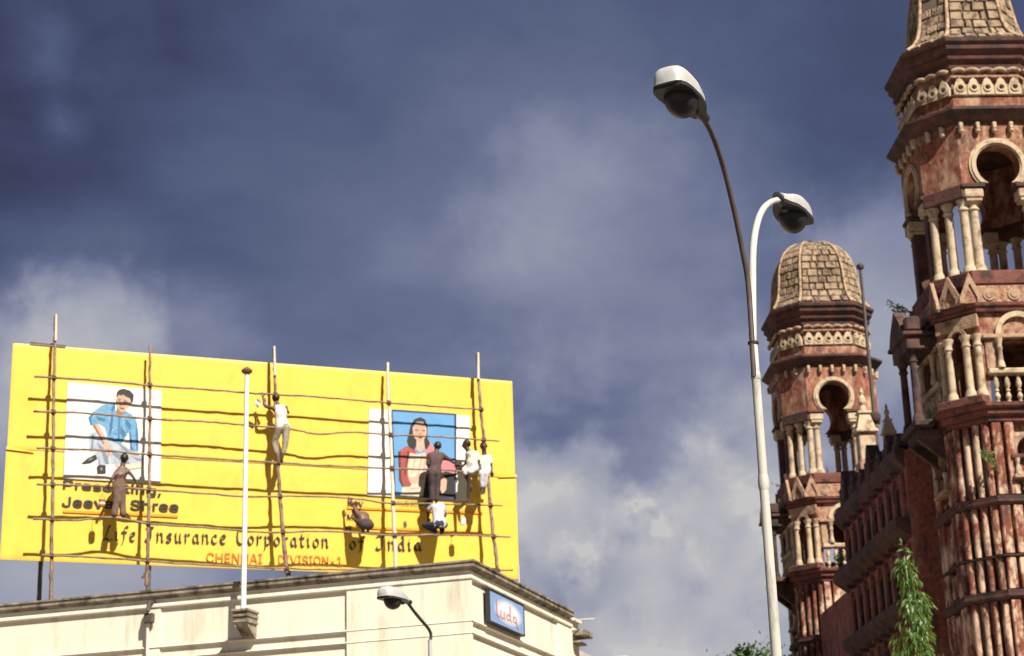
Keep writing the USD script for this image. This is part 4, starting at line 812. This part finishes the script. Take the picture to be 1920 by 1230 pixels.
    for k in VIS:
        for i in range(nrow):
            u0, u1 = edges[i], edges[i + 1]; r, _ = at((u0 + u1) / 2); wd = 2 * r * TH / TA if k % 2 == 0 else r * (1 - TH / TA) * 1.414
            n = max(1, int(round(wd / .36))); cuts = np.linspace(-.93, .93, n + 1)
            if n > 1: cuts[1:-1] += R.uniform(-.16, .16, n - 1) + (.5 / n if i % 2 else -.1 / n)
            for j in range(n):
                if k in (3, 4, 5) and r < .5: continue
                g_ = .022 / max(wd, .2) * 2; a_, b_ = cuts[j] + g_, cuts[j + 1] - g_; o_ = R.uniform(-.005, .05); e_ = .012
                c8 = [pt(k, s_, u, -.06) for s_, u in ((a_, u0 + e_), (b_, u0 + e_), (b_, u1 - e_), (a_, u1 - e_))] + [pt(k, s_ * .97 if False else s_ + (d_ * .025), u, o_ + R.uniform(-.01, .012)) for s_, u, d_ in ((a_, u0 + e_ + .02, 1), (b_, u0 + e_ + .02, -1), (b_, u1 - e_ - .02, -1), (a_, u1 - e_ - .02, 1))]
                try: mm = trimesh.convex.convex_hull(np.array(c8))
                except Exception: continue
                
                if k in (0, 1, 2, 7): part(sh, 'stone', moved(mm, (0, y0, 0)), 'dome_stone' if R.random() < .6 else 'dome_stone_dark')
                else: joined.append(mm)
    P('far_stones', joined, 'dome_stone', kind='stuff')
    for k in range(8):
        m_ = tube([pt(k, 1.0, u, .01) for u in np.linspace(.02, cumz[-1] * .985, 16)], np.linspace(.06, .04, 16), 8); P('rib', m_, 'rib_stone', True)
    P('finial', lathe([(.16, za[-1] - .06), (.13, za[-1] + .03), (.07, za[-1] + .06), (.05, za[-1] + .13), (.075, za[-1] + .18), (.02, za[-1] + .24)], 10), 'sooty_moulding', 50)
    # porch on the outer side of the gallery
    px_ = -TA - .62
    for y in (-.55, .55):
        P('porch_column', column(px_, y, 14.30, 16.25, .11, 12), 'porch_shade', 50)
    P('porch_floor', [bx(px_ - .2, -TA - .27, -.85, .85, 14.12, 14.295, .03), bx(px_ - .05, -TA + .05, -.6, .6, 13.85, 14.118, .04)], 'porch_shade')
    for y in (-.45, .45): P('porch_corbel', trimesh.convex.convex_hull(np.array([(x, y + d_, z) for d_ in (-.1, .1) for x, z in ((px_ - .1, 13.85), (-TA + .05, 13.85), (-TA + .05, 13.2))])), 'porch_shade')
    P('porch_entablature', [bx(px_ - .2, -TA + .03, -.8, .8, 16.255, 16.62, .03), bx(px_ - .30, -TA + .03, -.9, .9, 16.622, 16.74, .03)], 'porch_shade')
    P('porch_gable', [rotz(plate(Polygon([(-.75, 16.745), (.75, 16.745), (.5, 17.1), (0, 17.55), (-.5, 17.1)]), 0, .25), -math.pi / 2).apply_translation([px_ - .02, 0, 0]), bx(px_ - .2, px_ + .2, .62, .92, 16.745, 17.15, .05), bx(px_ - .2, px_ + .2, -.92, -.62, 16.745, 17.15, .05)], 'porch_shade')
    return sh
tower(0.0, 5)
tower(22.52, 9)
# --- wing between the towers
WX = -2.30
wing = part(bld, 'wing', [bx(WX, 3.0, 2.02, 10.4, 0, 14.2), bx(-1.3, 3.0, 10.402, 20.4, 0, 12.6)], 'dark_brick')
Wp = lambda nm, m, mt, smooth=False: part(wing, nm, m, mt, smooth)
for z, h, o in ((14.0, .28, .26), (12.06, .26, .42), (9.95, .24, .32), (7.6, .24, .26)):
    Wp('string_course', [trimesh.convex.convex_hull(np.array([(x, y, zz) for x, zz in ((WX + .05, z - .35), (WX - o * .4, z - .2), (WX - o, z), (WX - o, z + h), (WX + .05, z + h)) for y in (2.1, 10.4 + o)]))], 'sooty_moulding')
for j in range(9):
    y = 2.45 + j * .94
    for z0, z1 in ((12.37, 13.60), (10.21, 11.63), (7.92, 9.5)):
        Wp('pilaster', bx(WX - .12, WX - .003, y - .11, y + .11, z0, z1, .02), 'dark_brick')
        if j < 8:
            Wp('blind_arch', rotz(plate(arch_poly(.30, z0 + .06, z1 - .5).difference(arch_poly(.2, z0 + .0, z1 - .5)), 0, .08), -math.pi / 2).apply_translation([WX - .003, y + .47, 0]), 'sooty_moulding')
            Wp('corbel', bx(WX - .30, WX - .003, y + .40, y + .54, z1 + .02, z1 + .14, .03), 'red_moulding')
for j, (y, h) in enumerate(((2.5, .35), (3.7, .62), (4.9, .45), (6.1, .95), (7.3, .5), (8.5, .75), (9.8, 1.05))):
    Wp('merlon', [bx(WX - .15, WX + .35, y - .34, y + .34, 14.345, 14.36 + h * .6, .06), trimesh.convex.convex_hull(np.array([(WX - .1 + a, y + b, z) for a in (0, .38) for b, z in ((-.3, 14.37 + h * .6), (.3, 14.37 + h * .6), (0, 14.45 + h))]))], 'sooty_moulding')
def pinnacle(x, y, z0, s):
    pn = Wp('pinnacle', [bx(x - .32 * s, x + .32 * s, y - .32 * s, y + .32 * s, 14.2, z0, .02)], 'weathered_brick')
    part(pn, 'shaft', [bx(x - .26 * s, x + .26 * s, y - .26 * s, y + .26 * s, z0 + .002, z0 + .9 * s, .03), bx(x - .36 * s, x + .36 * s, y - .36 * s, y + .36 * s, z0 + .9 * s + .002, z0 + 1.02 * s, .03)], 'cream_stone')
    part(pn, 'cap', [trimesh.convex.convex_hull(np.array([(x + a * s, y + b * s, z0 + c * s) for a, b, c in [(sx * .3, sy * .3, 1.025) for sx in (-1, 1) for sy in (-1, 1)] + [(sx * .16, sy * .16, 1.55) for sx in (-1, 1) for sy in (-1, 1)]])), bx(x - .22 * s, x + .22 * s, y - .22 * s, y + .22 * s, z0 + 1.552 * s, z0 + 1.64 * s, .02), lathe([(.15 * s, z0 + 1.645 * s), (.09 * s, z0 + 1.85 * s), (.14 * s, z0 + 1.95 * s), (.12 * s, z0 + 2.1 * s), (.05 * s, z0 + 2.2 * s), (.08 * s, z0 + 2.3 * s), (.02 * s, z0 + 2.45 * s)], 10, (x, y, 0))], 'cream_stone')
pinnacle(-1.72, 8.9, 15.55, 1.0)
pinnacle(-1.72, 5.9, 15.1, .62)
part(bld, 'main_block', [bx(2.2, 22, 1.2, 20, 0, 13.2)], 'weathered_brick')
part(bld, 'main_block_cornice', bx(2.21, 22.1, .9, 20.2, 13.205, 13.6, .05), 'red_moulding')

# flagstaff on the wing roof
fs = thing('flagstaff', 'thin dark flagstaff with a round cap rising from the wing roof beside the far dome', 'flagpole', TO, TAZ, base=(-1.2, 9.6, 14.2))
part(fs, 'staff', lathe([(.075, 14.2), (.07, 17.0), (.05, 22.3)], 10, (-1.2, 9.6, 0)), 'steel_dark', 50)
part(fs, 'cap', lathe([(.05, 22.25), (.13, 22.33), (.13, 22.42), (.03, 22.5)], 12, (-1.2, 9.6, 0)), 'steel_dark', 50)
part(fs, 'collar', lathe([(.08, 17.0), (.2, 17.1), (.2, 17.3), (.08, 17.4)], 12, (-1.2, 9.6, 0)), 'sooty_moulding', 50)

# ------------------------------------------------------------------ street lamps
def lamp_head(th, c, ang, tilt, k=1.0):
    """cobra head: neck at c, pointing along ang in plan"""
    X = np.linspace(0, 1, 15); half = np.interp(X, [0, .12, .25, .5, .8, .95, 1], [.055, .085, .135, .165, .17, .155, .13]); top = np.interp(X, [0, .15, .4, .6, .9, 1], [.075, .10, .17, .20, .20, .165])
    def shell(lo, hi):
        V = []; n = 17
        rows = [(x * .78, w, h) for x, w, h in zip(X, half, top)] + [(.805, .09, .11), (.81, .02, .04)]
        for x, w, h in rows:
            for a in np.linspace(0, math.pi, n):
                ca, sa = math.cos(a), math.sin(a); V.append((x, -w * math.copysign(abs(ca) ** .62, ca), lo + (h + hi) * max(sa, 0) ** .62))
        F = []
        for i in range(len(rows) - 1):
            for j in range(n - 1): a = i * n + j; F += [(a, a + n, a + n + 1), (a, a + n + 1, a + 1)]
            F += [(i * n, i * n + n - 1, (i + 1) * n + n - 1), (i * n, (i + 1) * n + n - 1, (i + 1) * n)]
        F += [(0, j, j + 1) for j in range(1, n - 1)] + [((len(rows) - 1) * n, (len(rows) - 1) * n + j + 1, (len(rows) - 1) * n + j) for j in range(1, n - 1)]
        m = trimesh.Trimesh(V, F, process=False); m.fix_normals(); return m
    def bring(m):
        m = as_tm(m).copy(); m.apply_scale(k); m.apply_transform(trimesh.transformations.rotation_matrix(-tilt, [0, 1, 0])); m.apply_transform(trimesh.transformations.rotation_matrix(ang, [0, 0, 1])); m.apply_translation(c); return m
    hp = part(th, 'lamp_head', bring(shell(0, 0)), 'lamp_grey', 50)
    part(hp, 'rim', bring(extr(Polygon([(x * .78, w + .008) for x, w in zip(X, half)] + [(x * .78, -w - .008) for x, w in zip(X[::-1], half[::-1])]), .035).apply_translation([0, 0, -.037])), 'lamp_dark')
    bowl = trimesh.creation.icosphere(3, 1.0); v = bowl.vertices; v = v[:, :] * [.20, .15, .17]; v[:, 2] = np.minimum(v[:, 2], 0); bowl.vertices = v + [.47, 0, -.04]; part(hp, 'bowl', bring(bowl), 'lamp_bowl', True)
    part(hp, 'neck', bring(tube([(-.12, 0, .0), (.05, 0, .005), (.2, 0, .0)], [.045, .055, .05], 10)), 'lamp_dark', 50)
    part(hp, 'latch', bring(bx(.12, .22, -.03, .03, -.075, -.039, .01)), 'lamp_dark')
LX, LY = 2.305, 17.0
lp = thing('street_lamp', 'tall two-armed street lamp on a pale tapered pole in front of the brick towers', 'street lamp', (LX, LY, 0))
part(lp, 'pole', lathe([(.11, .15), (.11, .5), (.056, .55), (.050, 3.9), (.045, 5.3), (.041, 6.93), (.041, 6.95)], 20), 'pole_paint', 50)
part(lp, 'base_flange', [bx(-.22, .22, -.22, .22, .15, .19, .01)], 'lamp_dark')
part(lp, 'collar', lathe([(.042, 6.93), (.053, 6.935), (.053, 6.955), (.03, 6.965)], 18), 'lamp_dark', 50)
part(lp, 'collar', lathe([(.043, 6.58), (.047, 6.59), (.047, 6.64), (.043, 6.65)], 18), 'pole_paint', 50)
part(lp, 'collar', lathe([(.045, 5.50), (.054, 5.54), (.053, 5.60), (.046, 5.65)], 18), 'pole_paint', 50)
AE = rad(25); ae = np.array([-math.sin(AE), -math.cos(AE), 0])
def armpts(px): return [ray_plane(x, y, (LX, LY, 0), (ae[1], -ae[0], 0)) - [LX, LY, 0] for x, y in px]
a1 = [np.array([-.02, -.03, 6.6])] + armpts([(1404, 545), (1393, 475), (1376, 392), (1356, 312), (1335, 252), (1314, 214)])
a2 = [np.array([.0, .02, 6.95])] + armpts([(1411, 540), (1412, 470), (1418, 425), (1429, 395), (1444, 380), (1462, 374)])
part(lp, 'arm', tube(spline(a1, 6), .026, 12), 'arm_shade', True, label='dark left arm reaching towards the viewer')
part(lp, 'arm', tube(spline(a2, 6), np.linspace(.038, .032, 37), 12), 'pole_paint', True)
lamp_head(lp, a1[-1], math.atan2(ae[1], ae[0]) - .05, .0, 1.0)
lamp_head(lp, a2[-1], math.atan2(-ae[1], -ae[0]) + .02, .0, 1.0)
sx_, sy_ = -1.48, 30.0
sl = thing('street_lamp', 'single dark-armed street lamp in front of the cream building wall', 'street lamp', (sx_, sy_, 0))
part(sl, 'pole', lathe([(.09, .14), (.05, .5), (.034, 6.2)], 12), 'lamp_grey', 50)
e3 = unit([-.46, -.62, 0])
def p3(px): return [ray_plane(x, y, (sx_, sy_, 0), (e3[1], -e3[0], 0)) - [sx_, sy_, 0] for x, y in px]
a3 = [np.array([0, 0, 6.15])] + p3([(808, 1190), (802, 1177), (790, 1163), (776, 1146), (763, 1128)])
part(sl, 'arm', tube(spline(a3, 5), .026, 10), 'lamp_dark', True)
lamp_head(sl, a3[-1], math.atan2(e3[1], e3[0]) + .1, .0, .85)

# ------------------------------------------------------------------ vegetation
def leaves(pts, dirs, L, W, rng_, droop=.5):
    """a bent blade of four triangles at every point"""
    n = len(pts); d = dirs / np.linalg.norm(dirs, axis=1, keepdims=True); s_ = np.cross(d, rng_.normal(size=(n, 3))); s_ /= np.linalg.norm(s_, axis=1, keepdims=True)
    L = L * rng_.uniform(.7, 1.25, (n, 1)); W = W * rng_.uniform(.8, 1.2, (n, 1)); mid = pts + d * L * .5; tip = pts + d * L + np.array([0, 0, -1.0]) * L * droop * .4; nn = np.cross(d, s_) * W * .25
    V = np.stack([pts, mid + s_ * W * .5 + nn, tip, mid - s_ * W * .5 + nn, mid], 1).reshape(-1, 3); i = np.arange(n)[:, None] * 5
    F = np.concatenate([i + [0, 1, 4], i + [4, 1, 2], i + [0, 4, 3], i + [4, 2, 3]]); return trimesh.Trimesh(V, F, process=False)
def ashoka(px_top, Y):
    r_ = np.random.default_rng(21); px_top = (px_top[0], px_top[1] - 6); top = EYE + at_ray(*px_top) * (Y / at_ray(*px_top)[1])
    t_ = thing('ashoka_tree', 'slender pointed green tree with drooping glossy leaves below the near brick tower', 'tree', (top[0] + .15, Y, 0)); H = top[2]
    part(t_, 'trunk', tube([(0, 0, 0), (.05, 0, 3), (.02, 0, 6), (-.05, 0, H - 1.2), (-.15, 0, H - .2)], [.14, .12, .07, .03, .01], 8), 'bark', True)
    P_, D_ = [], []
    prof = np.array([(0, .02), (.25, .05), (.45, .14), (.58, .07), (.9, .20), (1.2, .30), (1.7, .34), (2.2, .46), (3, .6), (4, .7), (7, .8)])
    for _ in range(430):
        dz = r_.uniform(0, 1) ** .75 * (H - 1.5); a = r_.uniform(0, 6.283); R_ = .82 * np.interp(dz, prof[:, 0], prof[:, 1]) * r_.uniform(.55, 1.25); ax = np.array([-.15 + .10 * math.sin(dz * 2.2) + .04 * dz, .05 * math.sin(dz * 3), 0])
        c = ax + [R_ * math.cos(a), R_ * math.sin(a), H - dz]; n = r_.integers(9, 20)
        P_.append(c + r_.normal(0, .065, (n, 3)) + np.array([0, 0, -1]) * r_.uniform(0, .3, (n, 1))); D_.append(np.array([math.cos(a) * .5, math.sin(a) * .5, -1.0]) + r_.normal(0, .4, (n, 3)))
    for dz in np.linspace(.0, .5, 16): P_.append(np.array([[-.15 + .05 * math.sin(dz * 9), 0, H - dz + .1]])); D_.append(r_.normal(0, .7, (1, 3)) + [0, 0, .1 - dz])
    part(t_, 'crown', leaves(np.vstack(P_), np.vstack(D_), .16, .06, r_), 'ashoka_leaf')
ashoka((1692, 1036), 36.0)
def round_tree(px_top, Y, Rr, Hh, seed, label):
    r_ = np.random.default_rng(seed); top = EYE + at_ray(*px_top) * (Y / at_ray(*px_top)[1]); H = top[2]
    t_ = thing('leafy_tree', label, 'tree', (top[0], Y, 0), group='treetops at the bottom edge')
    part(t_, 'trunk', [tube([(0, 0, 0), (.1, .05, H * .35), (0, 0, H * .62)], [.28, .2, .12], 9)] + [tube([(0, 0, H * .5), (Rr * .5 * math.cos(a), Rr * .5 * math.sin(a), H * .8)], [.1, .03], 6) for a in (0, 1.5, 2.9, 4.4)], 'bark', True)
    P_, D_ = [], []
    for _ in range(300):
        d = unit(r_.normal(size=3)); c = np.array([0, 0, H - Hh]) + d * [Rr, Rr, Hh] * r_.uniform(.55, 1.0) * (.8 + .2 * math.sin(5 * d[0] + 3 * d[2] + seed)); n = r_.integers(14, 30)
        P_.append(c + r_.normal(0, .22, (n, 3))); D_.append(d + r_.normal(0, .8, (n, 3)))
    part(t_, 'crown', leaves(np.vstack(P_), np.vstack(D_), .22, .12, r_), 'tree_leaf')
round_tree((1400, 1210), 70.0, 1.7, 2.2, 3, 'bright green treetop just showing left of the lamp pole and far tower')
round_tree((1385, 1219), 73.0, 1.0, 1.8, 4, 'small bright treetop at the bottom edge, left neighbour of the larger treetop')
def weed(label, loc, h, n, seed, lean=(0, 0, 1)):
    """loc in the building's frame"""
    r_ = np.random.default_rng(seed); t_ = thing('wall_weed', label, 'plant', TO, TAZ, group='weeds growing on the brick building', base=loc); loc = np.array(loc, float); st, P_, D_ = [], [], []
    for _ in range(n):
        e = loc + unit(np.array(lean) + r_.normal(0, .45, 3)) * h * r_.uniform(.6, 1.1); m_ = (loc + e) / 2 + r_.normal(0, .03, 3); st.append(tube([loc, m_, e], [.010, .007, .004], 4))
        k = 16; P_.append(loc + (e - loc) * r_.uniform(.35, 1.05, (k, 1)) + r_.normal(0, .045, (k, 3))); D_.append(r_.normal(0, 1, (k, 3)) + [0, 0, .2])
    part(t_, 'stem', st, 'bark'); part(t_, 'foliage', leaves(np.vstack(P_), np.vstack(D_), .10, .05, r_), 'weed_leaf')
weed('sprig of weed growing out from the left edge of the near tower, below its columns', (-1.95, 1.1, 17.9), .75, 7, 1, (-1, .3, .5))
weed('weed growing between the columns inside the open lantern of the near tower', (.05, -.3, 18.06), .62, 9, 2)
weed('weed growing on the floor of the far tower lantern', (-.15, 22.2, 18.06), .75, 8, 3)
weed('small weed behind the column cluster of the far tower', (-1.4, 23.6, 18.06), .7, 6, 4, (-.6, 0, 1))
weed('grass tuft on the dark ledge between the wing and the far tower', (-2.6, 10.2, 12.4), .55, 9, 5)
weed('weed rooted in the brick corner high on the near tower shaft', (-1.15, -1.9, 12.9), .38, 6, 6, (0, -1, .3))
weed('weed rooted in a crack low on the far tower shaft', (-.35, 20.62, 12.6), .4, 6, 7, (0, -1, .4))
weed('weed low on the near tower between its pilasters', (-.2, -1.9, 8.3), .4, 7, 8, (0, -1, .4))
weed('wisp of weed on top of the far dome', (-.45, 22.4, 27.75), .3, 3, 9)
